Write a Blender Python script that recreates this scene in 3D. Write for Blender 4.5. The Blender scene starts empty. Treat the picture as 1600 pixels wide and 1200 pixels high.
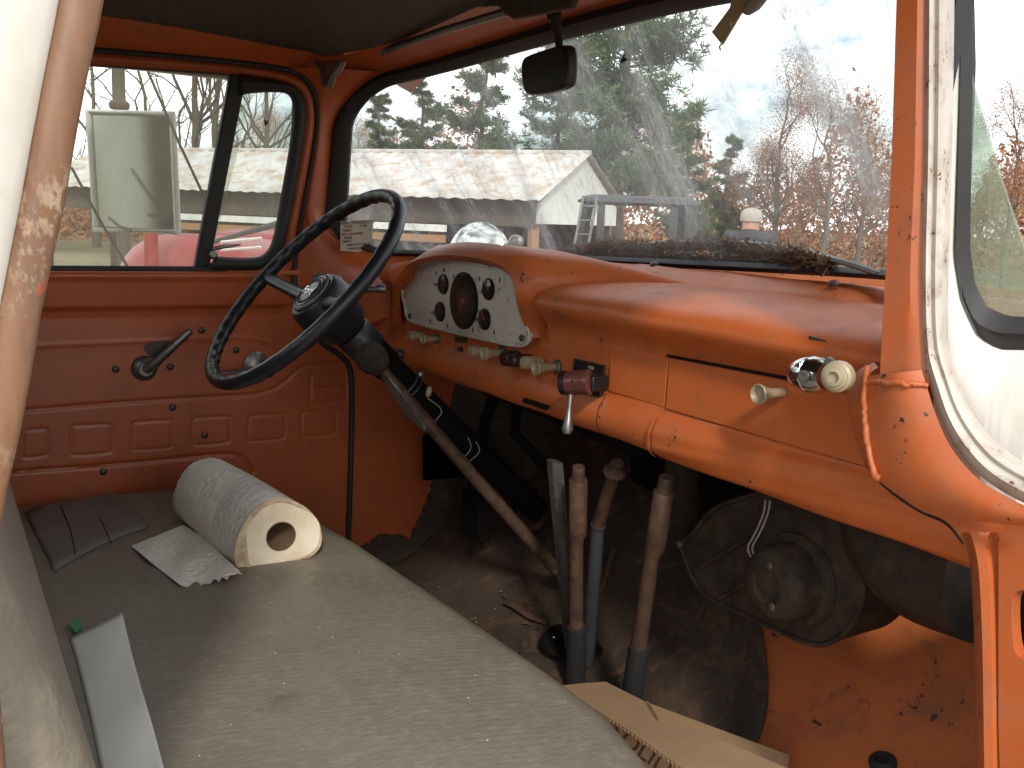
import bpy, bmesh, math, random
import numpy as np
from mathutils import Vector, Matrix
R = math.radians
random.seed(7)
rng = np.random.default_rng(7)
S = bpy.context.scene
COL = S.collection

# ------------------------------------------------------------------ camera
FPX, CX, CY = 1480.0, 800.0, 600.0            # focal length in 1600x1200 pixels
CAM = np.array([1.3, 0.0, 1.6])
def _axes():
    L = np.array([-120-CX, 305-CY, FPX]); L /= np.linalg.norm(L)
    yf = 435-CY; xf = -(FPX*FPX + L[1]/L[2]*FPX*yf)/(L[0]/L[2]*FPX)
    F = np.array([xf, yf, FPX]); F /= np.linalg.norm(F)
    return np.array([-L, F, np.cross(-L, F)]).T    # camera(right,down,fwd) = M @ world
MC = _axes()
cd = bpy.data.cameras.new('camera'); cam = bpy.data.objects.new('camera', cd); COL.objects.link(cam)
cd.sensor_width = 36; cd.lens = FPX/1600*36; cd.clip_start = 0.02; cd.clip_end = 3000
_r, _d, _f = MC[0], MC[1], MC[2]
cam.matrix_world = Matrix(((_r[0], -_d[0], -_f[0], CAM[0]), (_r[1], -_d[1], -_f[1], CAM[1]), (_r[2], -_d[2], -_f[2], CAM[2]), (0, 0, 0, 1)))
S.camera = cam
S.render.resolution_x, S.render.resolution_y = 1024, 768
S.render.engine = 'CYCLES'
S.cycles.max_bounces = 10; S.cycles.diffuse_bounces = 5; S.cycles.transparent_max_bounces = 24

# ------------------------------------------------------------------ sky, sun, exposure
SUN_DIR = Vector((0.80, -0.34, 0.62)).normalized()          # towards the sun
SUN_EL = math.asin(SUN_DIR.z); SUN_AZ = math.atan2(SUN_DIR.x, SUN_DIR.y)
W = bpy.data.worlds.new('World'); S.world = W; W.use_nodes = True
nt = W.node_tree; nt.nodes.clear()
def nn(t, typ, **kw):
    n = t.nodes.new(typ)
    for k, v in kw.items(): setattr(n, k, v)
    return n
sky = nn(nt, 'ShaderNodeTexSky', sky_type='NISHITA', sun_disc=False, sun_elevation=SUN_EL, sun_rotation=SUN_AZ, air_density=1.0, dust_density=1.5)
tc = nn(nt, 'ShaderNodeTexCoord')
mp = nn(nt, 'ShaderNodeMapping'); mp.inputs['Scale'].default_value = (1, 1, 2.2); mp.inputs['Location'].default_value = (0.35, 0.1, 0.2)
nz = nn(nt, 'ShaderNodeTexNoise'); nz.inputs['Scale'].default_value = 3.2; nz.inputs['Detail'].default_value = 8; nz.inputs['Roughness'].default_value = .58
cr = nn(nt, 'ShaderNodeValToRGB'); cr.color_ramp.elements[0].position = .40; cr.color_ramp.elements[1].position = .58
mx = nn(nt, 'ShaderNodeMix', data_type='RGBA')
mx.inputs[7].default_value = (26.0, 26.5, 27.5, 1)
bg = nn(nt, 'ShaderNodeBackground'); bg.inputs['Strength'].default_value = 0.085
wo = nn(nt, 'ShaderNodeOutputWorld')
lk = nt.links.new
lk(tc.outputs['Generated'], mp.inputs['Vector']); lk(mp.outputs['Vector'], nz.inputs['Vector']); lk(nz.outputs['Fac'], cr.inputs['Fac'])
lk(cr.outputs['Color'], mx.inputs[0]); lk(sky.outputs['Color'], mx.inputs[6]); lk(mx.outputs[2], bg.inputs['Color']); lk(bg.outputs[0], wo.inputs['Surface'])
sl = bpy.data.lights.new('sun', 'SUN'); sl.energy = 1.9; sl.angle = R(6.0); sl.color = (1, .95, .87)
so = bpy.data.objects.new('sun', sl); COL.objects.link(so); so.rotation_euler = SUN_DIR.to_track_quat('Z', 'Y').to_euler()
S.view_settings.view_transform = 'Standard'; S.view_settings.look = 'None'
S.view_settings.exposure = 0.55; S.view_settings.gamma = 1.0

# ------------------------------------------------------------------ ray helpers (a photo pixel onto a real plane of the cab)
def ray(px, py):
    return MC.T @ np.array([(px-CX)/FPX, (py-CY)/FPX, 1.0])
def on(ax, v, px, py):
    r = ray(px, py); i = 'xyz'.index(ax)
    return CAM + (v-CAM[i])/r[i]*r
def onx(v, pts): return [on('x', v, *p) for p in pts]
def ony(v, pts): return [on('y', v, *p) for p in pts]
def onz(v, pts): return [on('z', v, *p) for p in pts]
def onplan(poly, px, py):
    """pixel ray against a vertical sheet whose plan is the polyline poly [(x,y),...]; nearest hit"""
    r = ray(px, py); best = None
    n = len(poly)-1
    for i in range(n):
        a = np.array(poly[i]); b = np.array(poly[i+1]); e = b-a
        A = np.array([[r[0], -e[0]], [r[1], -e[1]]])
        if abs(np.linalg.det(A)) < 1e-9: continue
        t, s = np.linalg.solve(A, a-CAM[:2])
        lo = -1e9 if i == 0 else -1e-6; hi = 1e9 if i == n-1 else 1+1e-6
        if t > 0 and lo <= s <= hi and (best is None or t < best): best = t
    return CAM + best*r
def far(px, d, z=0.0):
    r = ray(px, 340); h = r[:2]/np.linalg.norm(r[:2])
    return np.array([CAM[0]+h[0]*d, CAM[1]+h[1]*d, z])
def zat(px, py, d):
    r = ray(px, py); return CAM[2] + r[2]/np.linalg.norm(r[:2])*d
def resample(pts, n, closed=False):
    p = np.array(pts, float)
    if closed: p = np.vstack([p, p[:1]])
    l = np.concatenate([[0], np.cumsum(np.linalg.norm(np.diff(p, axis=0), axis=1))])
    u = np.linspace(0, l[-1], n+1 if closed else n)
    if closed: u = u[:-1]
    return np.stack([np.interp(u, l, p[:, k]) for k in range(p.shape[1])], 1)
def smooth_curve(pts, n, closed=False, it=3):
    """Chaikin then even resampling"""
    p = [np.array(q, float) for q in pts]
    for _ in range(it):
        q = []; m = len(p)
        if closed:
            for i in range(m):
                a, b = p[i], p[(i+1) % m]; q += [a*.75+b*.25, a*.25+b*.75]
        else:
            q = [p[0]]
            for i in range(m-1):
                a, b = p[i], p[i+1]; q += [a*.75+b*.25, a*.25+b*.75]
            q.append(p[-1])
        p = q
    return resample(p, n, closed)

# ------------------------------------------------------------------ mesh helpers
class MB:
    def __init__(s): s.v = []; s.f = []; s.uv = {}
    def add(s, V, F):
        o = len(s.v); s.v += [tuple(map(float, p)) for p in V]; s.f += [tuple(i+o for i in f) for f in F]; return s
    def grid(s, P, closeu=False, closev=False, flip=False):
        P = np.asarray(P, float); n, m = P.shape[:2]; F = []
        for i in range(n if closeu else n-1):
            for j in range(m if closev else m-1):
                a, b, c, d = i*m+j, i*m+(j+1) % m, ((i+1) % n)*m+(j+1) % m, ((i+1) % n)*m+j
                F.append((a, d, c, b) if flip else (a, b, c, d))
        return s.add(P.reshape(-1, 3), F)
    def tube(s, pts, r, seg=8, closed=False, caps=True, flat=1.0, up=None):
        p = np.array(pts, float); n = len(p)
        rr = np.full(n, r, float) if np.isscalar(r) else np.interp(np.linspace(0, 1, n), np.linspace(0, 1, len(r)), r)
        if closed: T = np.roll(p, -1, 0)-np.roll(p, 1, 0)
        else: T = np.gradient(p, axis=0)
        T /= np.linalg.norm(T, axis=1)[:, None]+1e-12
        u = np.array(up if up is not None else ((0, 0, 1) if abs(T[0][2]) < .9 else (1, 0, 0)), float)
        rings = []
        for i in range(n):
            u = u - T[i]*np.dot(u, T[i]); u /= np.linalg.norm(u)+1e-12
            w = np.cross(T[i], u)
            a = np.linspace(0, 2*math.pi, seg, endpoint=False)
            rings.append(p[i]+rr[i]*(np.cos(a)[:, None]*u*flat+np.sin(a)[:, None]*w))
        o = len(s.v); s.grid(rings, closeu=closed, closev=True)
        if caps and not closed:
            s.f.append(tuple(range(o+seg-1, o-1, -1))); e = o+(n-1)*seg; s.f.append(tuple(range(e, e+seg)))
        return s
    def lathe(s, prof, c, axis, seg=20, sx=1.0):
        """prof [(r, h)...] spun about axis through c"""
        a = Vector(axis).normalized(); q = Vector((0, 0, 1)).rotation_difference(a)
        th = np.linspace(0, 2*math.pi, seg, endpoint=False); rings = []
        for r, h in prof:
            rings.append([np.array(c)+np.array(q @ Vector((r*math.cos(t)*sx, r*math.sin(t), h))) for t in th])
        o = len(s.v); s.grid(rings, closev=True)
        if prof[0][0] > 1e-5: s.f.append(tuple(range(o+seg-1, o-1, -1)))
        if prof[-1][0] > 1e-5: e = o+(len(prof)-1)*seg; s.f.append(tuple(range(e, e+seg)))
        return s
    def prism(s, pts, vec):
        """solid from a planar outline pushed along vec"""
        p = np.array(pts, float); n = len(p); v = np.array(vec, float)
        F = [(i, (i+1) % n, n+(i+1) % n, n+i) for i in range(n)] + [tuple(range(n-1, -1, -1)), tuple(range(n, 2*n))]
        return s.add(np.vstack([p, p+v]), F)
    def ring(s, A, B, vec=None):
        """band between two closed loops with equal counts, optional thickness"""
        A = np.array(A); B = np.array(B)
        if vec is None: return s.grid([A, B], closev=True)
        v = np.array(vec); return s.grid([A, B, B+v, A+v], closeu=True, closev=True)
    def box(s, c, d, rot=None):
        c = np.array(c, float); d = np.array(d, float)/2
        V = np.array([[x, y, z] for x in (-1, 1) for y in (-1, 1) for z in (-1, 1)], float)*d
        if rot is not None: V = np.array([tuple(rot @ Vector(v)) for v in V])
        return s.add(V+c, [(0, 1, 3, 2), (4, 6, 7, 5), (0, 4, 5, 1), (2, 3, 7, 6), (0, 2, 6, 4), (1, 5, 7, 3)])
    def build(s, name, mat, parent=None, bevel=0, seg=2, ang=40, sub=0, solid=0, off=0, label=None):
        me = bpy.data.meshes.new(name); me.from_pydata(s.v, [], s.f); me.update()
        o = bpy.data.objects.new(name, me); COL.objects.link(o)
        if mat is not None: me.materials.append(mat)
        bm = bmesh.new(); bm.from_mesh(me); bmesh.ops.recalc_face_normals(bm, faces=bm.faces); bm.to_mesh(me); bm.free()
        if len(me.polygons):
            me.shade_smooth(); me.set_sharp_from_angle(angle=R(ang))
        if solid:
            m = o.modifiers.new('solid', 'SOLIDIFY'); m.thickness = solid; m.offset = off
        if bevel:
            m = o.modifiers.new('bevel', 'BEVEL'); m.width = bevel; m.segments = seg; m.limit_method = 'ANGLE'; m.angle_limit = R(35); m.harden_normals = False
        if sub:
            m = o.modifiers.new('sub', 'SUBSURF'); m.levels = sub; m.render_levels = sub
        if parent is not None: adopt(o, parent)
        if label: o['label'] = label
        return o
def adopt(o, parent):
    o.parent = parent
    m = Matrix.Translation(parent.location) if parent.type == 'EMPTY' else Matrix.Identity(4)
    o.matrix_parent_inverse = m.inverted()
def thing(name, label, cat, loc=(0, 0, 0), group=None):
    o = bpy.data.objects.new(name, None); COL.objects.link(o); o.location = loc; o.empty_display_size = .1
    o['label'] = label; o['category'] = cat
    if group: o['group'] = group
    return o
def tag(o, label, cat, group=None, kind=None):
    o['label'] = label; o['category'] = cat
    if group: o['group'] = group
    if kind: o['kind'] = kind
    return o
def sheet(A, B, fn, nu=16, nv=24):
    """patch between two pixel polylines, each pixel dropped onto a surface by fn"""
    a = resample(A, nv); b = resample(B, nv)
    return [[fn(*(a[i]*(1-u)+b[i]*u)) for u in np.linspace(0, 1, nu)] for i in range(nv)]
def patch3(A, B, nu=8, nv=30, bulge=None):
    a = resample(A, nv); b = resample(B, nv); out = []
    for i in range(nv):
        row = []
        for u in np.linspace(0, 1, nu):
            p = a[i]*(1-u)+b[i]*u
            if bulge is not None: p = p+np.array(bulge)*math.sin(math.pi*u)
            row.append(p)
        out.append(row)
    return out
def text(body, size, mat, name, parent, origin, xdir, ydir, depth=.0006, align='CENTER'):
    cu = bpy.data.curves.new(name, 'FONT'); cu.body = body; cu.size = size; cu.align_x = align; cu.align_y = 'CENTER'; cu.extrude = depth; cu.resolution_u = 3
    tmp = bpy.data.objects.new(name, cu); COL.objects.link(tmp)
    dg = bpy.context.evaluated_depsgraph_get(); me = bpy.data.meshes.new_from_object(tmp.evaluated_get(dg))
    COL.objects.unlink(tmp); bpy.data.objects.remove(tmp); bpy.data.curves.remove(cu)
    x = Vector(xdir).normalized(); y = Vector(ydir); y = (y-x*y.dot(x)).normalized(); z = x.cross(y)
    me.transform(Matrix(((x.x, y.x, z.x, origin[0]), (x.y, y.y, z.y, origin[1]), (x.z, y.z, z.z, origin[2]), (0, 0, 0, 1))))
    me.name = name; me.materials.clear(); me.materials.append(mat)
    o = bpy.data.objects.new(name, me); COL.objects.link(o)
    if parent is not None: adopt(o, parent)
    return o

# ------------------------------------------------------------------ materials
def mat_new(name):
    m = bpy.data.materials.new(name); m.use_nodes = True; t = m.node_tree
    return m, t, t.nodes['Principled BSDF']
def noise(t, scale, detail=5, rough=.55, vec=None, dist=0, sc=None):
    n = nn(t, 'ShaderNodeTexNoise'); n.inputs['Scale'].default_value = scale; n.inputs['Detail'].default_value = detail
    n.inputs['Roughness'].default_value = rough; n.inputs['Distortion'].default_value = dist
    if vec is None: vec = nn(t, 'ShaderNodeTexCoord').outputs['Object']
    if sc:
        m = nn(t, 'ShaderNodeMapping'); m.inputs['Scale'].default_value = sc; t.links.new(vec, m.inputs['Vector']); vec = m.outputs['Vector']
    t.links.new(vec, n.inputs['Vector']); return n.outputs['Fac']
def ramp(t, fac, lo, hi, c0=(0, 0, 0, 1), c1=(1, 1, 1, 1)):
    r = nn(t, 'ShaderNodeValToRGB'); e = r.color_ramp.elements; e[0].position = lo; e[1].position = hi; e[0].color = c0; e[1].color = c1
    t.links.new(fac, r.inputs['Fac']); return r.outputs['Color']
def mixc(t, fac, a, b, blend='MIX'):
    m = nn(t, 'ShaderNodeMix', data_type='RGBA', blend_type=blend)
    for sck, v in ((m.inputs[0], fac), (m.inputs[6], a), (m.inputs[7], b)):
        if isinstance(v, (int, float)): sck.default_value = v
        elif isinstance(v, tuple): sck.default_value = v if len(v) == 4 else (*v, 1)
        else: t.links.new(v, sck)
    return m.outputs[2]
def mathn(t, op, a, b=0.0):
    m = nn(t, 'ShaderNodeMath', operation=op)
    for i, v in enumerate((a, b)):
        if isinstance(v, (int, float)): m.inputs[i].default_value = v
        else: t.links.new(v, m.inputs[i])
    return m.outputs[0]
def bump(t, p, h, strength=.3, dist=.002):
    b = nn(t, 'ShaderNodeBump'); b.inputs['Strength'].default_value = strength; b.inputs['Distance'].default_value = dist
    t.links.new(h, b.inputs['Height']); t.links.new(b.outputs['Normal'], p.inputs['Normal'])
def paint(name, c, dirt=(.09, .05, .03), damt=.5, chips=(.03, .02, .015), chipamt=.62, rough=.42, fade=None, scale=1.0, fadeamt=.5, spec=.5, metal=0, coat=0):
    m, t, p = mat_new(name)
    n1 = noise(t, 3.5*scale, 6, .6); n2 = noise(t, 38*scale, 5, .7); n3 = noise(t, 95*scale, 3, .6); n4 = noise(t, 14*scale, 6, .65, dist=.6)
    col = mixc(t, ramp(t, n1, .3, .75), c, tuple(v*.82 for v in c[:3]))
    if fade: col = mixc(t, mathn(t, 'MULTIPLY', ramp(t, n4, .42, .75), fadeamt), col, fade)
    col = mixc(t, mathn(t, 'MULTIPLY', ramp(t, mathn(t, 'ADD', mathn(t, 'MULTIPLY', n4, .6), mathn(t, 'MULTIPLY', n2, .4)), .5, .72), damt), col, dirt)
    ch = ramp(t, mathn(t, 'ADD', mathn(t, 'MULTIPLY', n3, .5), mathn(t, 'MULTIPLY', n4, .5)), chipamt, chipamt+.025)
    col = mixc(t, ch, col, chips)
    t.links.new(col, p.inputs['Base Color'])
    t.links.new(mathn(t, 'ADD', mathn(t, 'MULTIPLY', n4, .28), rough-.14), p.inputs['Roughness'])
    p.inputs['Specular IOR Level'].default_value = spec; p.inputs['Metallic'].default_value = metal
    if coat: p.inputs['Coat Weight'].default_value = coat; p.inputs['Coat Roughness'].default_value = .15
    bump(t, p, mathn(t, 'SUBTRACT', mathn(t, 'MULTIPLY', n2, .35), ch), .25, .0012)
    return m
def plain(name, c, rough=.5, metal=0, var=.25, scale=30, bumpamt=.15, spec=.5, c2=None, lo=.4, hi=.65, bd=.001):
    m, t, p = mat_new(name)
    n = noise(t, scale, 6, .65); n2 = noise(t, scale*.23, 5, .6)
    col = mixc(t, ramp(t, n2, .3, .7), c, tuple(v*(1-var) for v in c))
    if c2: col = mixc(t, ramp(t, n, lo, hi), col, c2)
    t.links.new(col, p.inputs['Base Color']); p.inputs['Metallic'].default_value = metal
    t.links.new(mathn(t, 'ADD', mathn(t, 'MULTIPLY', n2, .24), max(rough-.12, .02)), p.inputs['Roughness']); p.inputs['Specular IOR Level'].default_value = spec
    if bumpamt: bump(t, p, n, bumpamt, bd)
    return m
ORANGE = (.46, .096, .022)
M = {}
M['orange'] = paint('orange_paint', ORANGE, damt=.38, chipamt=.665, rough=.36, spec=.5)
M['orange_dash'] = paint('orange_dash_paint', (.50, .113, .023), damt=.45, chipamt=.612, rough=.47, fade=(.46, .145, .055), fadeamt=.5)
M['orange_door'] = paint('orange_door_paint', (.40, .086, .023), damt=.42, chipamt=.7, rough=.40)
M['orange_worn'] = paint('worn_orange_paint', (.45, .102, .024), damt=.55, chipamt=.60, rough=.45, dirt=(.14, .07, .04), fade=(.46, .17, .08))
M['orange_floor'] = paint('dusty_orange_floor_paint', (.42, .108, .026), damt=.9, chipamt=.60, rough=.7, dirt=(.10, .06, .04), scale=.8)
M['white'] = paint('dirty_white_paint', (.78, .76, .70), damt=.25, chipamt=.70, rough=.4, dirt=(.35, .26, .18), chips=(.25, .10, .04), fade=(.72, .66, .48), fadeamt=.35)
M['white_jamb'] = paint('stained_white_jamb_paint', (.50, .46, .40), damt=.6, chipamt=.585, rough=.5, dirt=(.17, .11, .08), chips=(.12, .05, .03), fade=(.34, .25, .18), fadeamt=.7, scale=2.2)
M['rust_lip_old'] = paint('rusty_tan_paint', (.26, .135, .075), damt=.75, chipamt=.605, rough=.5, dirt=(.11, .055, .035), chips=(.075, .04, .028), fade=(.36, .25, .15), fadeamt=.8, scale=1.3)
M['panel_white'] = paint('worn_white_panel', (.56, .515, .44), damt=.38, chipamt=.60, rough=.55, dirt=(.16, .12, .09), chips=(.04, .035, .03), scale=2.2)
M['rubber'] = plain('black_rubber', (.018, .017, .018), .62, var=.3, bumpamt=.2)
M['wheel'] = plain('worn_black_plastic', (.014, .015, .019), .38, var=.4, scale=60, bumpamt=.12, c2=(.035, .034, .035), lo=.55, hi=.8)
M['headliner'] = plain('brown_headliner_board', (.060, .046, .034), .9, var=.3, scale=220, bumpamt=.4)
M['black'] = plain('deep_matte_black', (.008, .007, .007), .9, spec=.12, var=.3, scale=40, bumpamt=.3)  # flat near-black, set deep for the dim space under the dash
M['heater'] = plain('dusty_black_heater_metal', (.024, .018, .013), .8, var=.35, scale=35, bumpamt=.3, c2=(.046, .032, .020), spec=.25)
M['steel'] = plain('dull_grey_steel', (.24, .24, .23), .42, metal=.85, var=.35, scale=50, bumpamt=.15, c2=(.12, .10, .08), lo=.5, hi=.75)
M['screw'] = plain('dark_screw_steel', (.10, .085, .075), .45, metal=.7, var=.4, scale=80)
M['chrome'] = plain('worn_chrome', (.62, .62, .62), .14, metal=1, var=.15, scale=60, bumpamt=.04)
M['rust'] = plain('brown_rusty_steel', (.135, .075, .048), .5, metal=.15, var=.45, scale=45, bumpamt=.5, c2=(.055, .032, .024), lo=.42, hi=.62)
M['greylever'] = plain('grey_painted_lever', (.135, .13, .115), .5, metal=.2, var=.35, scale=60, bumpamt=.25, c2=(.075, .06, .048))
M['bluelever'] = plain('dark_blue_grey_lever', (.060, .066, .072), .45, metal=.2, var=.35, scale=60, bumpamt=.2, c2=(.09, .06, .04), lo=.55, hi=.75)
M['tape'] = plain('black_friction_tape', (.022, .022, .024), .6, var=.3, scale=60, bumpamt=.3)
M['cream'] = plain('aged_cream_plastic', (.36, .30, .19), .42, var=.3, scale=70, bumpamt=.1, c2=(.19, .14, .08), lo=.55, hi=.8)
M['maroon'] = plain('dark_maroon_plastic', (.035, .012, .012), .4, var=.3)
M['copper'] = plain('reddish_metal', (.27, .10, .085), .32, metal=.6, var=.3, scale=50, c2=(.16, .06, .05))
M['dial'] = plain('black_dial', (.009, .009, .010), .6, var=.2, spec=.15)
M['dialgrey'] = plain('dark_grey_dial', (.045, .045, .045), .6, var=.3, spec=.15)
M['mark'] = plain('pale_dial_print', (.5, .48, .42), .5, var=.1)
M['red_needle'] = plain('red_needle', (.45, .05, .02), .4, var=.1)
M['ink'] = plain('dark_print', (.03, .025, .025), .7, var=.1)
M['boxink'] = plain('brown_box_print', (.10, .055, .03), .8, var=.2)
M['vinylgrey'] = plain('grey_tape_vinyl', (.15, .145, .13), .5, var=.2, scale=30, bumpamt=.2)
M['cardboard'] = plain('corrugated_cardboard', (.37, .235, .125), .85, var=.18, scale=60, bumpamt=.15)
M['core'] = plain('cardboard_tube', (.30, .185, .10), .85, var=.3, scale=40)
M['sticker'] = plain('yellowed_paper', (.42, .34, .27), .8, var=.2, scale=60)
M['tagcard'] = plain('tan_card_tag', (.36, .26, .16), .8, var=.25, scale=40)
M['green'] = plain('green_plastic', (.02, .22, .09), .4, var=.2)
M['bug'] = plain('dark_insect', (.022, .008, .006), .5)
M['wire'] = plain('pale_wire', (.30, .27, .22), .5)
M['needles'] = plain('brown_pine_needles', (.13, .070, .030), .85, var=.5, scale=20)
M['mirrorglass'] = plain('mirror_glass', (.55, .57, .53), .03, metal=1, var=.12, scale=14, bumpamt=0)
M['darkmirror'] = plain('dark_reflection_face', (.012, .011, .013), .45, var=.3)  # mirror face, with its dark reflection put into the colour
M['plate'] = plain('black_instruction_plate', (.014, .012, .012), .35, metal=.2)
M['amber'] = plain('amber_disc', (.55, .30, .05), .35, var=.3)

def lip():
    m, t, p = mat_new('scuffed_tan_post_paint')
    tcx = nn(t, 'ShaderNodeTexCoord').outputs['Object']
    a = noise(t, 40, 6, .65, vec=tcx, sc=(1, 1, .16)); b = noise(t, 22, 7, .7, vec=tcx, sc=(1, 1, .5), dist=.5); c = noise(t, 130, 4, .7, vec=tcx, sc=(1, 1, .6)); d = noise(t, 9, 5, .6, vec=tcx)
    col = mixc(t, ramp(t, a, .35, .65), (.215, .115, .062), (.15, .068, .035))
    col = mixc(t, mathn(t, 'MULTIPLY', ramp(t, b, .52, .62), .8), col, (.13, .075, .05))
    col = mixc(t, mathn(t, 'MULTIPLY', ramp(t, d, .50, .60), ramp(t, c, .48, .56)), col, (.34, .26, .17))
    col = mixc(t, ramp(t, mathn(t, 'ADD', mathn(t, 'MULTIPLY', b, .5), mathn(t, 'MULTIPLY', c, .5)), .58, .62), col, (.34, .075, .03))
    col = mixc(t, ramp(t, mathn(t, 'ADD', mathn(t, 'MULTIPLY', d, .5), mathn(t, 'MULTIPLY', c, .5)), .60, .63), col, (.05, .03, .02))
    t.links.new(col, p.inputs['Base Color']); p.inputs['Roughness'].default_value = .5; bump(t, p, c, .3, .0015); return m
M['rust_lip'] = lip()
# seat vinyl with a stamped crescent pattern
def vinyl():
    m, t, p = mat_new('grey_brown_seat_vinyl')
    n1 = noise(t, 5, 6, .6); n2 = noise(t, 55, 5, .7); n3 = noise(t, 2.2, 4, .5)
    col = mixc(t, ramp(t, n1, .3, .7), (.196, .172, .131), (.150, .131, .101))
    col = mixc(t, mathn(t, 'MULTIPLY', ramp(t, n2, .48, .72), .55), col, (.27, .24, .185))
    col = mixc(t, mathn(t, 'MULTIPLY', ramp(t, noise(t, 16, 7, .7, dist=.4), .58, .74), .55), col, (.095, .08, .066))
    t.links.new(col, p.inputs['Base Color']); p.inputs['Roughness'].default_value = .48
    tcx = nn(t, 'ShaderNodeTexCoord').outputs['Object']
    v = nn(t, 'ShaderNodeTexVoronoi'); v.inputs['Scale'].default_value = 95; v.inputs['Randomness'].default_value = .35
    mpp = nn(t, 'ShaderNodeMapping'); mpp.inputs['Scale'].default_value = (1, .55, 1); mpp.inputs['Rotation'].default_value = (0, 0, .5)
    t.links.new(tcx, mpp.inputs['Vector']); t.links.new(mpp.outputs['Vector'], v.inputs['Vector'])
    w = mathn(t, 'SINE', mathn(t, 'MULTIPLY', v.outputs['Distance'], 9.0))
    bump(t, p, mathn(t, 'ADD', mathn(t, 'MULTIPLY', w, .5), mathn(t, 'MULTIPLY', n2, .8)), .26, .0011)
    return m
M['vinyl'] = vinyl()
def paper():
    m, t, p = mat_new('embossed_paper_towel')
    n = noise(t, 70, 5, .7); v = nn(t, 'ShaderNodeTexVoronoi'); v.inputs['Scale'].default_value = 85
    t.links.new(nn(t, 'ShaderNodeTexCoord').outputs['Object'], v.inputs['Vector'])
    col = mixc(t, ramp(t, noise(t, 9, 5, .6), .35, .7), (.72, .69, .62), (.64, .60, .52))
    t.links.new(col, p.inputs['Base Color']); p.inputs['Roughness'].default_value = .95
    p.inputs['Subsurface Weight'].default_value = 0
    bump(t, p, mathn(t, 'ADD', mathn(t, 'ADD', v.outputs['Distance'], mathn(t, 'MULTIPLY', n, 1.2)), mathn(t, 'MULTIPLY', noise(t, 16, 4, .6), 2.2)), .8, .0025)
    return m
M['paper'] = paper()
M['flatpaper'] = plain('flat_pale_paper', (.60, .60, .56), .9, var=.12, scale=9, bumpamt=.15, bd=.003)
def paper_end():
    m, t, p = mat_new('paper_roll_end')
    n = noise(t, 22, 6, .6)
    col = mixc(t, ramp(t, n, .35, .65), (.74, .66, .52), (.66, .55, .38))
    t.links.new(col, p.inputs['Base Color']); p.inputs['Roughness'].default_value = .95
    bump(t, p, noise(t, 300, 2, .5), .4, .001); return m
M['paperend'] = paper_end()
M['paperbrown'] = plain('yellowed_paper_layers', (.50, .36, .21), .95, var=.3, scale=60, bumpamt=.6, c2=(.62, .50, .33))
def mat_floor():
    m, t, p = mat_new('dirty_black_floor_mat')
    n1 = noise(t, 6, 8, .7); n2 = noise(t, 40, 6, .75); n3 = noise(t, 14, 8, .7, dist=1.0)
    col = mixc(t, ramp(t, n1, .35, .7), (.022, .015, .010), (.062, .042, .026))
    col = mixc(t, mathn(t, 'MULTIPLY', ramp(t, n3, .52, .68), .7), col, (.15, .070, .035))
    col = mixc(t, ramp(t, n2, .62, .75), col, (.16, .12, .085))
    t.links.new(col, p.inputs['Base Color']); p.inputs['Roughness'].default_value = .8
    bump(t, p, mathn(t, 'ADD', n2, n3), .5, .006); return m
M['mat'] = mat_floor()
def glass(name, tint=(.9, .93, .9), haze=.15, hazecol=(.62, .64, .60), streak=None, edge=0.0, hz2=0.0):
    m, t, p = mat_new(name); t.nodes.remove(p)
    out = t.nodes['Material Output']
    tr = nn(t, 'ShaderNodeBsdfTransparent'); tr.inputs['Color'].default_value = (*tint, 1)
    gl = nn(t, 'ShaderNodeBsdfGlossy'); gl.inputs['Roughness'].default_value = .03
    df = nn(t, 'ShaderNodeBsdfDiffuse'); df.inputs['Color'].default_value = (*hazecol, 1)
    tl = nn(t, 'ShaderNodeBsdfTranslucent'); tl.inputs['Color'].default_value = (*hazecol, 1)
    m1 = nn(t, 'ShaderNodeMixShader'); m1.inputs[0].default_value = .62
    t.links.new(df.outputs[0], m1.inputs[1]); t.links.new(tl.outputs[0], m1.inputs[2])
    lw = nn(t, 'ShaderNodeLayerWeight'); lw.inputs['Blend'].default_value = .5
    fz = mathn(t, 'ADD', mathn(t, 'MULTIPLY', mathn(t, 'POWER', lw.outputs['Facing'], 5.0), .9), .04)
    m2 = nn(t, 'ShaderNodeMixShader'); t.links.new(fz, m2.inputs[0]); t.links.new(tr.outputs[0], m2.inputs[1]); t.links.new(gl.outputs[0], m2.inputs[2])
    m3 = nn(t, 'ShaderNodeMixShader')
    if streak is None:
        tcx = nn(t, 'ShaderNodeTexCoord').outputs['Object']
        n = noise(t, 9, 7, .7, vec=tcx, sc=(1, 1, .35)); n2 = noise(t, 120, 4, .7, vec=tcx)
        f = mathn(t, 'MULTIPLY', mathn(t, 'ADD', ramp(t, n, .3, .75), mathn(t, 'MULTIPLY', ramp(t, n2, .5, .75), .5)), haze)
        f = mathn(t, 'ADD', f, haze*.35)
    else: f = streak(t)
    t.links.new(f, m3.inputs[0]); t.links.new(m2.outputs[0], m3.inputs[1]); t.links.new(m1.outputs[0], m3.inputs[2])
    t.links.new(m3.outputs[0], out.inputs['Surface']); return m
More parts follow.
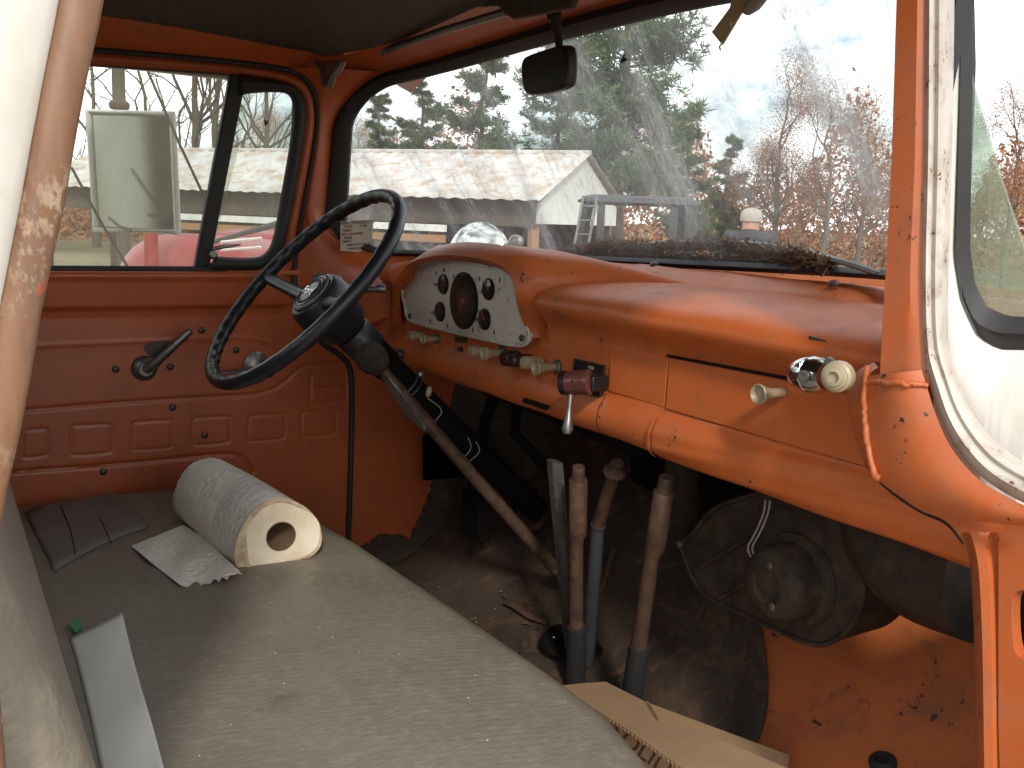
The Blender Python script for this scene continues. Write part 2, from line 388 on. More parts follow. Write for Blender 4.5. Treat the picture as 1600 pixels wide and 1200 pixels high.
def ws_streak(t):
    uv = nn(t, 'ShaderNodeUVMap'); uv.uv_map = 'UVMap'; u = uv.outputs['UV']
    def rotmap(rot, sc):
        a = nn(t, 'ShaderNodeMapping'); a.inputs['Rotation'].default_value = (0, 0, rot); t.links.new(u, a.inputs['Vector'])
        b = nn(t, 'ShaderNodeMapping'); b.inputs['Scale'].default_value = sc; t.links.new(a.outputs['Vector'], b.inputs['Vector']); return b.outputs['Vector']
    s1 = noise(t, 1, 7, .66, vec=rotmap(R(-22), (27, 2.2, 1)))
    s2 = noise(t, 1, 5, .6, vec=rotmap(R(-25), (14, 1.2, 1)))
    sp = noise(t, 1, 6, .8, vec=rotmap(R(-22), (120, 55, 1)))
    big = noise(t, 2.1, 4, .5, vec=u)
    st = ramp(t, s1, .46, .62); wide = ramp(t, s2, .40, .62)
    streaks = mathn(t, 'MULTIPLY', mathn(t, 'MULTIPLY', st, wide), ramp(t, sp, .34, .58))
    film = mathn(t, 'MULTIPLY', ramp(t, mathn(t, 'ADD', mathn(t, 'MULTIPLY', s2, .6), mathn(t, 'MULTIPLY', big, .4)), .36, .60), .42)
    spots = mathn(t, 'MULTIPLY', ramp(t, sp, .54, .66), .28)
    f = mathn(t, 'ADD', mathn(t, 'ADD', film, spots), mathn(t, 'MULTIPLY', streaks, .60))
    mn = nn(t, 'ShaderNodeMath', operation='MINIMUM'); mn.inputs[1].default_value = .85
    sx = nn(t, 'ShaderNodeSeparateXYZ'); t.links.new(u, sx.inputs[0])
    low = ramp(t, sx.outputs['Y'], .03, .13, (.22, .22, .22, 1)); left = ramp(t, sx.outputs['X'], .42, .58, (1, 1, 1, 1), (0, 0, 0, 1))
    mk = nn(t, 'ShaderNodeMath', operation='MAXIMUM'); t.links.new(low, mk.inputs[0]); t.links.new(left, mk.inputs[1])
    t.links.new(mathn(t, 'ADD', mathn(t, 'MULTIPLY', f, mk.outputs[0]), .05), mn.inputs[0]); return mn.outputs[0]
M['windshield'] = glass('dirty_windshield_glass', hazecol=(.40, .41, .40), streak=ws_streak)
M['sideglass'] = glass('dusty_side_glass', haze=.16, hazecol=(.45, .44, .36))
M['ventglass'] = glass('dusty_green_vent_glass', tint=(.80, .87, .80), haze=.42, hazecol=(.42, .46, .36))
M['gaugeglass'] = glass('gauge_glass', haze=.05)

# ================================================================== THE TRUCK
truck = thing('old_truck', 'old truck with worn orange cab interior, its passenger door standing open', 'truck', (0, .5, 0))
def WS(a, b, off=0.0):
    """windshield surface: a = metres across (-.7..+.7), b = metres up (0..0.39), off = towards the seats"""
    s = a/.70; q = min(abs(s), 1.15); t = b/.39
    yb = 1.07-(.30*q**3.2 if s < 0 else .22*q**6); yt = .96-(.165*q**3.4 if s < 0 else .10*q**6)
    zb = 1.530+.02*s; zt = 1.928-.062*q**2.6
    return np.array([.70*s, yb*(1-t)+yt*t-off, zb*(1-t)+zt*t])
def rrect(x0, x1, y0, y1, r, n=14, m=40):
    """rounded rectangle as (a,b) loop; r = radii (bl, br, tr, tl)"""
    out = []
    cs = [(x1-r[1], y0+r[1], r[1], -90), (x1-r[2], y1-r[2], r[2], 0), (x0+r[3], y1-r[3], r[3], 90), (x0+r[0], y0+r[0], r[0], 180)]
    for i, (cx, cy, rr, a0) in enumerate(cs):
        for k in range(n+1):
            a = R(a0+90*k/n); out.append((cx+rr*math.cos(a), cy+rr*math.sin(a)))
        nx = cs[(i+1) % 4]; a = R(nx[3]); e = (nx[0]+nx[2]*math.cos(a), nx[1]+nx[2]*math.sin(a)); st = out[-1]
        for k in range(1, m): out.append((st[0]+(e[0]-st[0])*k/m, st[1]+(e[1]-st[1])*k/m))
    return out
# glass
mb = MB(); NU, NV = 60, 16
G = [[WS(-.70+1.42*i/NU, .003+.382*j/NV) for j in range(NV+1)] for i in range(NU+1)]
mb.grid(G); ws = mb.build('windshield', M['windshield'], truck, label='streaked windshield filmed over with dried dirt')
uvl = ws.data.uv_layers.new(name='UVMap')
for l in ws.data.loops:
    i, j = divmod(l.vertex_index, NV+1); uvl.data[l.index].uv = (1.42*i/NU, .382*j/NV)
# rubber gasket
gi = rrect(-.690, .70, .010, .371, (.075, .05, .06, .085))
go = rrect(-.714, .725, -.004, .399, (.10, .06, .09, .11))
gm = [((a[0]+b[0])/2, (a[1]+b[1])/2) for a, b in zip(gi, go)]
mb = MB(); mb.grid([[WS(*p, -.004) for p in gi], [WS(*p, .008) for p in gi], [WS(*p, .019) for p in gm], [WS(*p, .010) for p in go], [WS(*p, -.01) for p in go]], closev=True)
mb.build('windshield_gasket', M['rubber'], ws, ang=60)
# ---- doors, pillars -------------------------------------------------------
def ondoor(px, py, dx=0.0):
    x = -.74
    for _ in range(4):
        p = on('x', x+dx, px, py); x = -.74+max(0, p[2]-1.47)*.10
    return p
SEAM_UP = [(80, 74), (150, 78), (300, 90), (440, 105), (472, 117), (492, 142), (498, 190), (488, 255), (474, 325), (462, 395), (459, 432)]
SEAM_LO = [(459, 432), (462, 460), (472, 495), (500, 535), (530, 553), (545, 567), (550, 600), (548, 720), (544, 840), (541, 930)]
up3 = [ondoor(*p) for p in smooth_curve(SEAM_UP, 60)]
lo3 = [ondoor(*p) for p in smooth_curve(SEAM_LO, 50)]
# driver door: inner skin as a fine relief
ddoor_root = None
zs = np.linspace(.80, 1.466, 230); ys_n = 330
lz = np.array([p[2] for p in lo3][::-1]); ly = np.array([p[1] for p in lo3][::-1])
prof_z = [.75, 1.19, 1.30, 1.372, 1.386, 1.395, 1.43, 1.445, 1.456, 1.463, 1.468]
prof_x = [-.744, -.742, -.742, -.7405, -.737, -.727, -.722, -.720, -.714, -.716, -.724]
def px2yz(pts, n=160): return np.array([[q[1], q[2]] for q in (on('x', -.742, *p) for p in smooth_curve(pts, n))])
grooves = [(px2yz([(40, 641), (200, 628), (330, 620), (395, 617), (430, 608), (450, 592), (470, 573), (492, 569), (560, 566)]), -.0035, .0032),
           (px2yz([(0, 739), (150, 728), (250, 720), (330, 711), (365, 709), (385, 717), (396, 738)]), -.0045, .0035),
           (px2yz([(40, 541), (250, 532), (330, 528), (395, 527), (420, 535)]), .0018, .004),
           (px2yz([(470, 405), (462, 470), (455, 520)]), .001, .004)]
def boxpx(x0, y0, x1, y1, dy=4):
    return [(x0+3, y0+dy), (x1-3, y0), (x1, y0+4), (x1, y1-4), (x1-3, y1), (x0+3, y1+dy), (x0, y1+dy-4), (x0, y0+dy+4), (x0+3, y0+dy)]
for b in ((111, 662, 175, 708), (207, 656, 270, 700), (301, 650, 360, 692), (388, 646, 445, 686), (471, 640, 525, 679), (35, 669, 75, 712)):
    grooves.append((px2yz(boxpx(*b), 120), -.0017, .0026))
grooves.append((px2yz(boxpx(485, 583, 541, 627), 120), -.002, .0028)); grooves.append((px2yz([(494, 607), (538, 605)], 40), -.003, .0026))
Yg = np.zeros((len(zs), ys_n)); Zg = np.repeat(zs[:, None], ys_n, 1)
for i, z in enumerate(zs): Yg[i] = np.linspace(-.2, np.interp(z, lz, ly)-.003, ys_n)
Xg = np.interp(Zg, prof_z, prof_x)
fade_front = np.clip((Yg.max(1)[:, None]-Yg)/.05, 0, 1); Xg = -.742+(Xg+.742)*np.where(Zg > 1.3, np.clip(fade_front+.0, 0, 1), 1)
for pts, dep, wd in grooves:
    lo = pts.min(0)-4*wd; hi = pts.max(0)+4*wd
    msk = (Yg > lo[0]) & (Yg < hi[0]) & (Zg > lo[1]) & (Zg < hi[1])
    q = np.stack([Yg[msk], Zg[msk]], 1)
    if len(q) == 0: continue
    d2 = np.min((q[:, None, 0]-pts[None, :, 0])**2+(q[:, None, 1]-pts[None, :, 1])**2, axis=1)
    Xg[msk] += dep*np.exp(-d2/(wd*wd))
Xg += .0008*np.sin(Yg*9+1)*np.sin(Zg*7)
mb = MB(); mb.grid(np.stack([Xg, Yg, Zg], 2))
ddoor = mb.build('driver_door', M['orange_door'], truck, ang=70, label='far driver door with pressed orange inner panel')
# window frame of the driver door
FR_IN = [(80, 99), (150, 103), (300, 112), (375, 118), (445, 129), (468, 143), (477, 168), (470, 228), (455, 312), (441, 388), (426, 410), (400, 419)]
FR_OUT = [(80, 76), (150, 80), (300, 92), (437, 108), (470, 120), (489, 144), (494, 190), (484, 255), (470, 325), (459, 392), (457, 425), (440, 470)]
a3 = [ondoor(*p) for p in smooth_curve(FR_IN, 70)]; b3 = [ondoor(*p) for p in smooth_curve(FR_OUT, 70)]
mb = MB(); mb.grid(patch3(a3, b3, 8, 70, bulge=(.010, 0, 0))); mb.build('window_frame', M['orange_door'], ddoor, ang=60)
# outer skin behind, so the door has thickness
mb = MB(); mb.box((-.80, .32, 1.10), (.012, 1.10, .74)); mb.build('outer_skin', M['white'], ddoor, bevel=.004, label='white outside skin of the driver door')
mb = MB(); mb.box((-.765, .29, 1.463), (.075, .98, .012)); mb.build('window_sill', M['orange_door'], ddoor, bevel=.004)
# rubber channel round the vent window, division bar
V_IN = [(374, 146), (388, 142), (440, 139), (455, 146), (461, 162), (457, 220), (441, 310), (430, 375), (420, 396), (402, 408), (335, 404)]
V_OUT = [(374, 119), (444, 130), (467, 144), (476, 168), (469, 228), (454, 312), (440, 388), (425, 410), (400, 420), (318, 419)]
a3 = [ondoor(*p, .004) for p in smooth_curve(V_IN, 70)]; b3 = [ondoor(*p, .004) for p in smooth_curve(V_OUT, 70)]
mb = MB(); mb.grid(patch3(a3, b3, 6, 70, bulge=(.012, 0, 0))); vr = mb.build('vent_window_rubber', M['rubber'], ddoor, ang=60, solid=.012)
bar = [ondoor(362, 108, .004), ondoor(386, 119, .004), ondoor(327, 421, .004), ondoor(304, 421, .004)]
mb = MB(); mb.prism(bar, (-.022, 0, 0)); mb.build('division_bar', M['rubber'], ddoor, bevel=.004)
top = [ondoor(70, 97, .002), ondoor(366, 118, .002), ondoor(366, 110, .002), ondoor(70, 90, .002)]
mb = MB(); mb.prism(top, (-.02, 0, 0)); mb.build('window_channel', M['rubber'], ddoor)
mb = MB(); mb.box((-.733, .17, 1.4705), (.012, .74, .011)); mb.build('sill_rubber', M['rubber'], ddoor, bevel=.003)
vg = [ondoor(*p, -.008) for p in [(372, 125), (440, 132), (460, 142), (471, 165), (464, 225), (448, 312), (434, 386), (420, 408), (402, 414), (316, 414)]]
mb = MB(); mb.prism(vg, (-.004, 0, 0)); mb.build('vent_glass', M['sideglass'], ddoor)
mg = [np.array(q) for q in ((-.752, -.18, 1.455), (-.752, .50, 1.455), (-.713, .60, 1.862), (-.713, -.18, 1.862))]
mb = MB(); mb.prism(mg, (-.004, 0, 0)); mb.build('door_glass', M['sideglass'], ddoor)
# vent latch
h0 = ondoor(333, 389, .012); h1 = ondoor(376, 382, .02)
mb = MB(); mb.tube([h0, (h0*2+h1)/3+np.array([0.004, 0, 0.002]), h1], [.006, .008, .003], 10, flat=.6); mb.lathe([(.010, -.012), (.010, 0), (.007, .004)], ondoor(333, 397, .008), (1, 0, .1), 14)
mb.build('vent_latch', M['steel'], ddoor)
# window crank
c0 = on('x', -.735, 226, 576); c1 = on('x', -.690, 298, 517)
mb = MB(); mb.lathe([(.026, 0), (.026, .004), (.021, .010), (.013, .014), (.013, .022)], c0+np.array([-.006, 0, 0]), (1, 0, 0), 24)
mb.tube([c0+np.array([.018, 0, 0]), c0*.85+c1*.15+np.array([.02, 0, 0]), c0*.4+c1*.6+np.array([.008, 0, 0]), c1*.96+c0*.04, c1], [.0115, .0125, .011, .0095, .0085], 12, flat=.8)
mb.build('window_crank', M['steel'], ddoor)
# door release escutcheon behind the wheel
c2 = on('x', -.738, 400, 574)
mb = MB(); mb.lathe([(.028, 0), (.028, .004), (.020, .009), (.008, .013)], c2, (1, 0, 0), 22, sx=1.3); mb.tube([c2+np.array([.014, 0, 0]), c2+np.array([.03, -.03, .0]), c2+np.array([.03, -.10, -.004])], [.008, .008, .006], 10, flat=.6); mb.build('door_release', M['steel'], ddoor)
def screw(p, ax, par, r=.0065, mat='screw'):
    mb = MB(); mb.lathe([(r, -.001), (r, .0012), (r*.75, .003), (r*.28, .0034), (r*.2, .0022), (0, .002)], p, ax, 12); return mb.build('screw', M[mat], par)
for q in ((315, 516), (369, 547), (181, 577), (266, 573), (422, 585), (270, 637), (320, 680), (162, 737)): screw(on('x', -.741, *q), (1, 0, 0), ddoor, .0075)
mb = MB(); pts = [on('x', -.7395, *q) for q in smooth_curve([(222, 540), (240, 533), (268, 532), (275, 540), (262, 552), (246, 560), (230, 556)], 30, True)]; mb.prism(pts, (-.002, 0, 0)); mb.build('grease_stain', M['screw'], ddoor)
# door weatherstrip in the seam
mb = MB(); mb.tube([p+np.array([.001, 0, 0]) for p in list(up3)+list(lo3[1:])], .0068, 8); mb.build('door_weatherstrip', M['rubber'], truck)
# driver side pillar, from the seam to the windshield rubber
gl = [WS(*p, .010) for p in go]
i_tl = min(range(len(gl)), key=lambda i: abs(go[i][0]+.62)+abs(go[i][1]-.40)*3)
i_bl = min(range(len(gl)), key=lambda i: abs(go[i][0]+.52)+abs(go[i][1]+.004)*3)
lo_i, hi_i = sorted((i_tl, i_bl)); left_g = gl[lo_i:hi_i+1]
if left_g[0][2] < left_g[-1][2]: left_g = left_g[::-1]
seam_p = [ondoor(*p) for p in smooth_curve([(440, 105), (472, 117), (492, 142), (498, 190), (488, 255), (474, 325), (462, 395), (459, 432), (462, 460), (472, 495)], 60)]
mb = MB(); mb.grid(patch3(seam_p, left_g, 10, 60, bulge=(.012, -.012, 0)))
pil = mb.build('door_pillar', M['orange'], truck, ang=60)
# cowl side and kick panel
zz = [p[2] for p in lo3]
right = [np.array([-.737, 1.46, z]) for z in zz]
mb = MB(); mb.grid(patch3(lo3, right, 10, 50)); kick = mb.build('kick_panel', M['orange_door'], truck, label='orange kick panel ahead of the driver door')
low_g = [np.array([-.70, .80, 1.53]), np.array([-.68, .86, 1.535]), np.array([-.60, .96, 1.535])]
seam_l = [ondoor(*p) for p in [(459, 432), (462, 460), (472, 495), (500, 535), (530, 553), (548, 570)]]
cowl_r = [WS(*p, .010) for p in go if p[1] < .08 and p[0] < -.45]
cowl_r = sorted(cowl_r, key=lambda p: (p[0], p[1]))
mb = MB(); mb.grid(patch3([seam_l[0]+np.array([0, 0, .07]), seam_l[0], seam_l[1], seam_l[2], seam_l[3]], [WS(-.70, .06, .012), WS(-.69, .03, .012), WS(-.62, -.01, .012), np.array([-.58, .93, 1.47]), np.array([-.60, .93, 1.40])], 10, 24, bulge=(.006, -.01, 0)))
mb.build('cowl_corner', M['orange'], truck, ang=60)
# header over the windshield, front edge of the roof panel
def hl(x):                                             # roof lining height
    return 1.975-.055*min(abs(x)/.68, 1.1)**2.4
top_g = [WS(*p, .010) for p in go if p[1] > .30 and -.70 < p[0] < .70]
top_g = sorted(top_g, key=lambda p: p[0])
edge = []
for x in np.linspace(-.72, .72, 50): edge.append(np.array([x, .845-.13*(abs(x)/.72)**5, hl(x)-.004+.0]))
mb = MB(); mb.grid(patch3(top_g, edge, 8, 60, bulge=(0, -.012, .006))); mb.build('windshield_header', M['orange'], truck, ang=60)
# roof lining
mb = MB(); HLp = []
for i in range(41):
    x = -.66+1.32*i/40; yf = .85-.12*(abs(x)/.66)**6
    HLp.append([np.array([x, -.25+(yf+.25)*j/30, hl(x)-.006+.012*math.sin(math.pi*min(j/30, 1))-.0]) for j in range(31)])
mb.grid(HLp); mb.build('headliner', M['headliner'], truck, solid=.004, label='dark brown roof lining board')
mb = MB(); mb.tube([on('z', 1.968, *p) for p in smooth_curve([(330, -20), (420, 2), (500, 22), (545, 48), (570, 66)], 30)], .0022, 6); mb.build('headliner_seam', M['black'], truck)
# side rail between lining and door
rail_o = [ondoor(*p) for p in smooth_curve([(60, 72), (150, 78), (300, 90), (440, 105), (475, 118)], 30)]
rail_i = [np.array([-.635, p[1], hl(-.635)+.004]) for p in rail_o]
mb = MB(); mb.grid(patch3(rail_o, rail_i, 8, 30, bulge=(.006, 0, .006))); mb.build('roof_rail', M['orange'], truck, ang=60)
# visor rod with its corner bracket
b0 = np.array([-.665, .735, 1.905])
r0 = on('y', .80, 527, 108); r1 = on('y', .86, 792, 18)
mb = MB(); mb.tube([r0, r0*.66+r1*.34+np.array([0, .004, .006]), r0*.33+r1*.67+np.array([0, .004, .006]), r1], .0075, 10); rod = mb.build('visor_rod', M['steel'], truck)
brk = [on('y', .705, *p) for p in [(488, 94), (534, 96), (526, 112), (518, 120), (512, 138), (503, 136), (499, 112)]]
mb = MB(); mb.prism(brk, (0, .012, 0)); mb.build('visor_bracket', M['steel'], rod, bevel=.003)
mb = MB(); mb.prism([on('y', .85, *p) for p in [(690, 0), (800, -30), (905, -20), (890, 12), (800, 30), (775, 8), (720, 12)]], (0, .012, 0)); mb.build('folded_sun_visor', M['headliner'], truck, bevel=.003)
# outer roof, back wall, closing shells
mb = MB(); RP = []
for i in range(21):
    x = -.78+1.56*i/20; z0 = 2.045-.09*(abs(x)/.78)**3
    RP.append([np.array([x, -.30+1.28*j/16, z0-.06*max(0, (j-13)/3)**2]) for j in range(17)])
mb.grid(RP)
for s_ in (-1, 1): mb.box((s_*.775, .22, 1.915), (.012, 1.02, .10))
mb.build('roof', M['white'], truck, solid=.01)
mb = MB(); mb.grid([[p-np.array([0, .0, .018]) for p in r] for r in RP]); mb.grid([[np.array([x, y, z]) for z in (1.893, 1.95, 2.0)] for x, y in ((-.768, .66), (-.762, .71), (-.745, .765), (-.725, .795))]); mb.build('roof_inner', M['orange'], truck)
mb = MB(); mb.box((-.785, -.17, 1.45), (.03, .30, 1.0)); mb.build('cab_corner', M['white'], truck, bevel=.012)
mb = MB()
mb.box((0, -.27, 1.15), (1.56, .02, .75)); mb.box((-.58, -.27, 1.74), (.42, .02, .44)); mb.box((.58, -.27, 1.74), (.42, .02, .44)); mb.box((0, -.27, 1.93), (.80, .02, .20))
mb.build('back_wall', M['orange'], truck)
# passenger side: rear door post beside the camera
# post front edge runs from (.086,1.704) to (.025,1.423) at x=.74: a leaning post
def post(z): return .025+max(z-1.423, -.02)*.217
mb = MB(); sec = []
for z in np.linspace(.80, 2.0, 40):
    y = post(z); w = .0006*math.sin(z*60)
    th = np.linspace(-90, 90, 9)
    ring = [np.array([.742, y-.024, z])]+[np.array([.742+.008*math.cos(R(t*1.0))-.0, y-.011+.011*math.sin(R(t))+w, z]) for t in np.linspace(-60, 90, 9)]+[np.array([.728, y, z]), np.array([.70, y-.01, z]), np.array([.70, y-.06, z])]
    sec.append(ring)
mb.grid(sec); bp = mb.build('rear_door_post', M['rust_lip'], truck, ang=50, label='scuffed tan rear door post beside the opening')
mb = MB(); sec = []
for z in np.linspace(.80, 2.0, 24):
    y = post(z); sec.append([np.array([.744, y-.020, z]), np.array([.756, y-.026, z]), np.array([.775, y-.06, z]), np.array([.78, y-.35, z])])
mb.grid(sec); mb.build('outer_panel', M['white'], bp, ang=60)
# passenger side upper door rail (shades the seat)
mb = MB(); mb.box((.73, .36, 1.93), (.07, .95, .07)); mb.build('door_header', M['orange'], truck, bevel=.01)
# passenger side windshield pillar
PL = [(1396, -40), (1392, 60), (1386, 250), (1376, 430), (1364, 600)]; PR = [(1447, -40), (1446, 60), (1444, 250), (1437, 430), (1444, 600)]
f1 = lambda px, py: on('y', .775, px, py)
mb = MB(); g = np.array(sheet(PL, PR, f1, 9, 20))
for k in range(9): g[:, k, 1] += (.008 if k in (0, 8) else 0)+(.004 if k in (7,) else 0)
back = g.copy(); back[:, :, 1] += .05
mb.grid(g); mb.grid([[r[0], r[0]+np.array([.004, .06, 0])] for r in g]); mb.grid([[r[-1], r[-1]+np.array([-.002, .02, 0])] for r in g])
apil = mb.build('windshield_pillar', M['orange_worn'], truck, ang=35, label='sunlit orange windshield pillar at the open door')
# stained white outer jamb of that pillar
JL = [(1443, -40), (1442, 250), (1436, 430), (1440, 560), (1452, 600), (1470, 660), (1500, 712), (1548, 760), (1640, 806)]
JM = [(1462, -40), (1460, 250), (1455, 430), (1458, 545), (1474, 590), (1490, 640), (1520, 690), (1560, 732), (1650, 776)]
JR = [(1492, -40), (1488, 250), (1482, 430), (1480, 540), (1492, 580), (1508, 628), (1538, 674), (1580, 712), (1660, 752)]
sa, sm, sb = (smooth_curve(x, 60) for x in (JL, JM, JR))
mb = MB(); rows = []
for i in range(60):
    row = []
    for u in np.linspace(0, 1, 5): q = sa[i]*(1-u)+sm[i]*u; row.append(on('y', .785-.010*math.sin(math.pi*u), *q))
    for u in np.linspace(0, 1, 6)[1:]: q = sm[i]*(1-u)+sb[i]*u; row.append(on('y', .785+.035*u*u-.006*math.sin(math.pi*u), *q))
    rows.append(row)
mb.grid(rows); mb.build('door_jamb', M['white_jamb'], apil, ang=50, label='stained white paint of the door jamb')
# lower casing of the pillar (welded cover), cowl ledge
f2 = lambda px, py: on('y', .772, px, py)
CLo = [(1350, 588), (1353, 640), (1356, 690), (1364, 738), (1398, 772), (1470, 800), (1540, 818), (1660, 826)]
CRo = [(1440, 578), (1447, 600), (1462, 650), (1488, 706), (1530, 752), (1572, 776), (1610, 795), (1670, 812)]
sa = smooth_curve(CLo, 40); sb = smooth_curve(CRo, 40); mb = MB(); rows = []
for i in range(40):
    v = i/39; rows.append([on('y', .772+.02*v*0-.012*math.sin(math.pi*u)*(1-.6*v)+.012*v, *(sa[i]*(1-u)+sb[i]*u)) for u in np.linspace(0, 1, 12)])
mb.grid(rows); cas = mb.build('pillar_casing', M['orange_worn'], truck, ang=50, label='orange welded casing at the foot of the pillar')
# left flange of the casing
FL = [(1366, 566), (1342, 576), (1327, 596), (1322, 625), (1328, 660), (1340, 695), (1350, 725), (1366, 750)]
FRr = [(1372, 574), (1362, 580), (1354, 592), (1354, 625), (1356, 660), (1358, 695), (1362, 728), (1372, 748)]
sa = smooth_curve(FL, 30); sb = smooth_curve(FRr, 30); mb = MB()
rows = [[on('y', .790-.016*u, *(sa[i]*(1-u)+sb[i]*u)) for u in np.linspace(0, 1, 5)] for i in range(30)]
rows = [[r[0]+np.array([.004, .04, 0])]+r for r in rows]
mb.grid(rows); mb.build('casing_flange', M['orange_worn'], cas, ang=60)
mb = MB()
mb.tube([on('y', .7715, *p)+np.array([0, rng.normal(0, .0008), rng.normal(0, .0010)]) for p in smooth_curve([(1356, 572), (1352, 592), (1351, 640), (1354, 690), (1364, 738), (1374, 750)], 34)], [.0026, .0034, .0028, .0036, .003, .0042], 8)
mb.tube([on('y', .7725-.012*math.sin(math.pi*min(max((p[0]-1353)/95, 0), 1)), *p)+np.array([0, rng.normal(0, .0006), rng.normal(0, .0007)]) for p in smooth_curve([(1353, 596), (1380, 598), (1420, 600), (1450, 602)], 24)], [.0026, .0036, .0028, .0026], 8)
mb.build('weld_bead', M['orange_worn'], cas, ang=80)
mb = MB(); mb.tube([on('y', .772, *p) for p in smooth_curve([(1372, 752), (1400, 775), (1440, 802), (1480, 815), (1505, 850)], 24)], [.0008, .0016, .0012, .0018, .001], 6); mb.build('casing_seam', M['black'], cas)
# hinge post with its oval access hole
f3 = lambda px, py: on('y', .80, px, py)
mb = MB(); offs = [.05, .012, 0, .002, .010, .014, .006]
A = smooth_curve([(1504, 832), (1516, 870), (1521, 940), (1524, 1040), (1526, 1210)], 24); rows = []
for i in range(24):
    base = A[i]; rows.append([on('y', .80+o_, base[0]+dx, base[1]) for dx, o_ in zip((-1, 3, 12, 26, 36, 44, 54), offs)])
mb.grid(rows)
hole = smooth_curve([(1573, 960), (1576, 930), (1590, 922), (1640, 922), (1655, 935), (1655, 1020), (1640, 1036), (1592, 1036), (1577, 1020)], 48, True)
cen = np.array([1612, 980]); outer = []
for h in hole:
    d = h-cen; k = min((58 if d[0] < 0 else 90)/max(abs(d[0]), 1e-6), (160 if d[1] < 0 else 240)/max(abs(d[1]), 1e-6)); outer.append(cen+d*k)
mb.ring([f3(*p)+np.array([0, .006, 0]) for p in hole], [f3(*p)+np.array([0, .006, 0]) for p in outer]); mb.ring([f3(*p)+np.array([0, .006, 0]) for p in hole], [f3(*p)+np.array([0, .02, 0]) for p in hole])
hb_ = MB(); hb_.box(f3(1615, 980)+np.array([0, .05, 0]), (.09, .01, .12)); hb_.build('dark_hole_backing', M['black'], truck)  # black plate behind the hole stands in for the shade inside
hp = mb.build('hinge_post', M['orange_worn'], truck, ang=50, label='sunlit orange hinge post with an oval hole')
# open passenger door, inner side
def onpd(px, py, off=0.0):
    return onplan([(.55, .83-off), (.69, .875-off), (1.6, 1.19-off)], px, py)
OUT = [(1470, -60), (1470, 400), (1468, 700), (1470, 900), (1700, 960), (1900, 960), (1900, -60)]
RO = [(1502, -60), (1506, 100), (1498, 300), (1494, 400), (1505, 470), (1530, 528), (1562, 546), (1700, 548), (1820, 540), (1900, 300), (1860, -60)]
RI = [(1514, -60), (1520, 100), (1517, 300), (1516, 390), (1524, 445), (1543, 480), (1575, 494), (1690, 498), (1790, 490), (1860, 300), (1830, -60)]
def dring(A, B, oa, ob, n=90): return [onpd(*p, oa) for p in resample(A, n, True)], [onpd(*p, ob) for p in resample(B, n, True)]
ROr = resample(RO, 120, True); cen = np.array([1680, 240]); ex = []
for h in ROr:
    d = h-cen; kx = (215 if d[0] < 0 else 300)/max(abs(d[0]), 1e-6); ky = (330 if d[1] < 0 else 900)/max(abs(d[1]), 1e-6); e_ = cen+d*min(kx, ky)
    if e_[1] > 720: e_[0] = max(e_[0], 1535)
    ex.append(e_)
mb = MB(); mb.ring([onpd(*p) for p in ROr], [onpd(*p) for p in ex]); mb.add([onpd(*p, -.012) for p in ((1478, 560), (1478, 745), (1535, 765), (1535, 1000), (1900, 1000), (1900, 560))], [(0, 1, 2, 3, 4, 5)]); pdoor = mb.build('passenger_door', M['white'], truck, solid=.03, off=0, label='open white passenger door with its vent window')
a = [onpd(*p, .006) for p in resample(RI, 120, True)]; b = [onpd(*p, .006) for p in ROr]
mb = MB(); mid = [(x+y)/2+np.array([0, -.012, 0]) for x, y in zip(a, b)]
mb.grid([a, mid, b, [q+np.array([0, .02, 0]) for q in b]], closev=True); mb.build('vent_window_rubber', M['rubber'], pdoor, ang=60)
vg = [onpd(*p, .001) for p in [(1500, -30), (1500, 120), (1506, 300), (1508, 395), (1516, 450), (1540, 490), (1575, 500), (1650, 505), (1600, 392), (1560, 270), (1520, 135), (1505, 60)]]
mb = MB(); mb.prism(vg, (0, .004, 0)); mb.build('vent_glass', M['ventglass'], pdoor)

# ================================================================== DASHBOARD
PROF = [(1.07, 1.527), (1.052, 1.5305), (1.045, 1.5305), (1.012, 1.5185), (1.006, 1.5135), (1.002, 1.5125), (.965, 1.511), (.925, 1.507), (.885, 1.501), (.852, 1.493), (.834, 1.483), (.827, 1.471), (.829, 1.461), (.840, 1.451), (.856, 1.439), (.865, 1.429), (.868, 1.421)]
FACE = [(.868, 1.421), (.869, 1.39), (.869, 1.352), (.866, 1.341), (.859, 1.333), (.853, 1.322), (.850, 1.308), (.852, 1.294), (.859, 1.283), (.873, 1.276), (.90, 1.274), (.92, 1.285)]
def prof_z_at(y):
    q = sorted(PROF[:11]); return np.interp(y, [p[0] for p in q], [p[1] for p in q])
def dash_seg(x0, x1, prof, n, name, mat, parent, capped=True, off=(0, 0), tap=None):
    mb = MB(); rows = []
    p = smooth_curve([(a, b) for a, b in prof], 80, it=2)
    for i in range(n+1):
        x = x0+(x1-x0)*i/n
        if tap:
            w = np.clip((x-tap[0])/tap[1], 0, 1); w = w*w*(3-2*w)
            pp = [np.array([.866-(.866-q[0])*w if q[0] < .866 and q[1] > 1.425 else q[0], q[1]]) for q in p]
        else: pp = p
        rows.append([np.array([x, q[0]+off[0]+.0006*math.sin(x*23+j*.4), q[1]+off[1]+.0007*math.sin(x*31+j*.2)]) for j, q in enumerate(pp)])
    mb.grid(rows)
    if capped:
        for r in (rows[0], rows[-1]): mb.add([np.array([r[0][0], 1.06, 1.285])]+list(r), [tuple(range(len(r)+1))])
    return mb.build(name, mat, parent, ang=45)
dash = dash_seg(.008, .70, PROF+FACE[1:], 60, 'dashboard', M['orange_dash'], truck, tap=(-.03, .05))

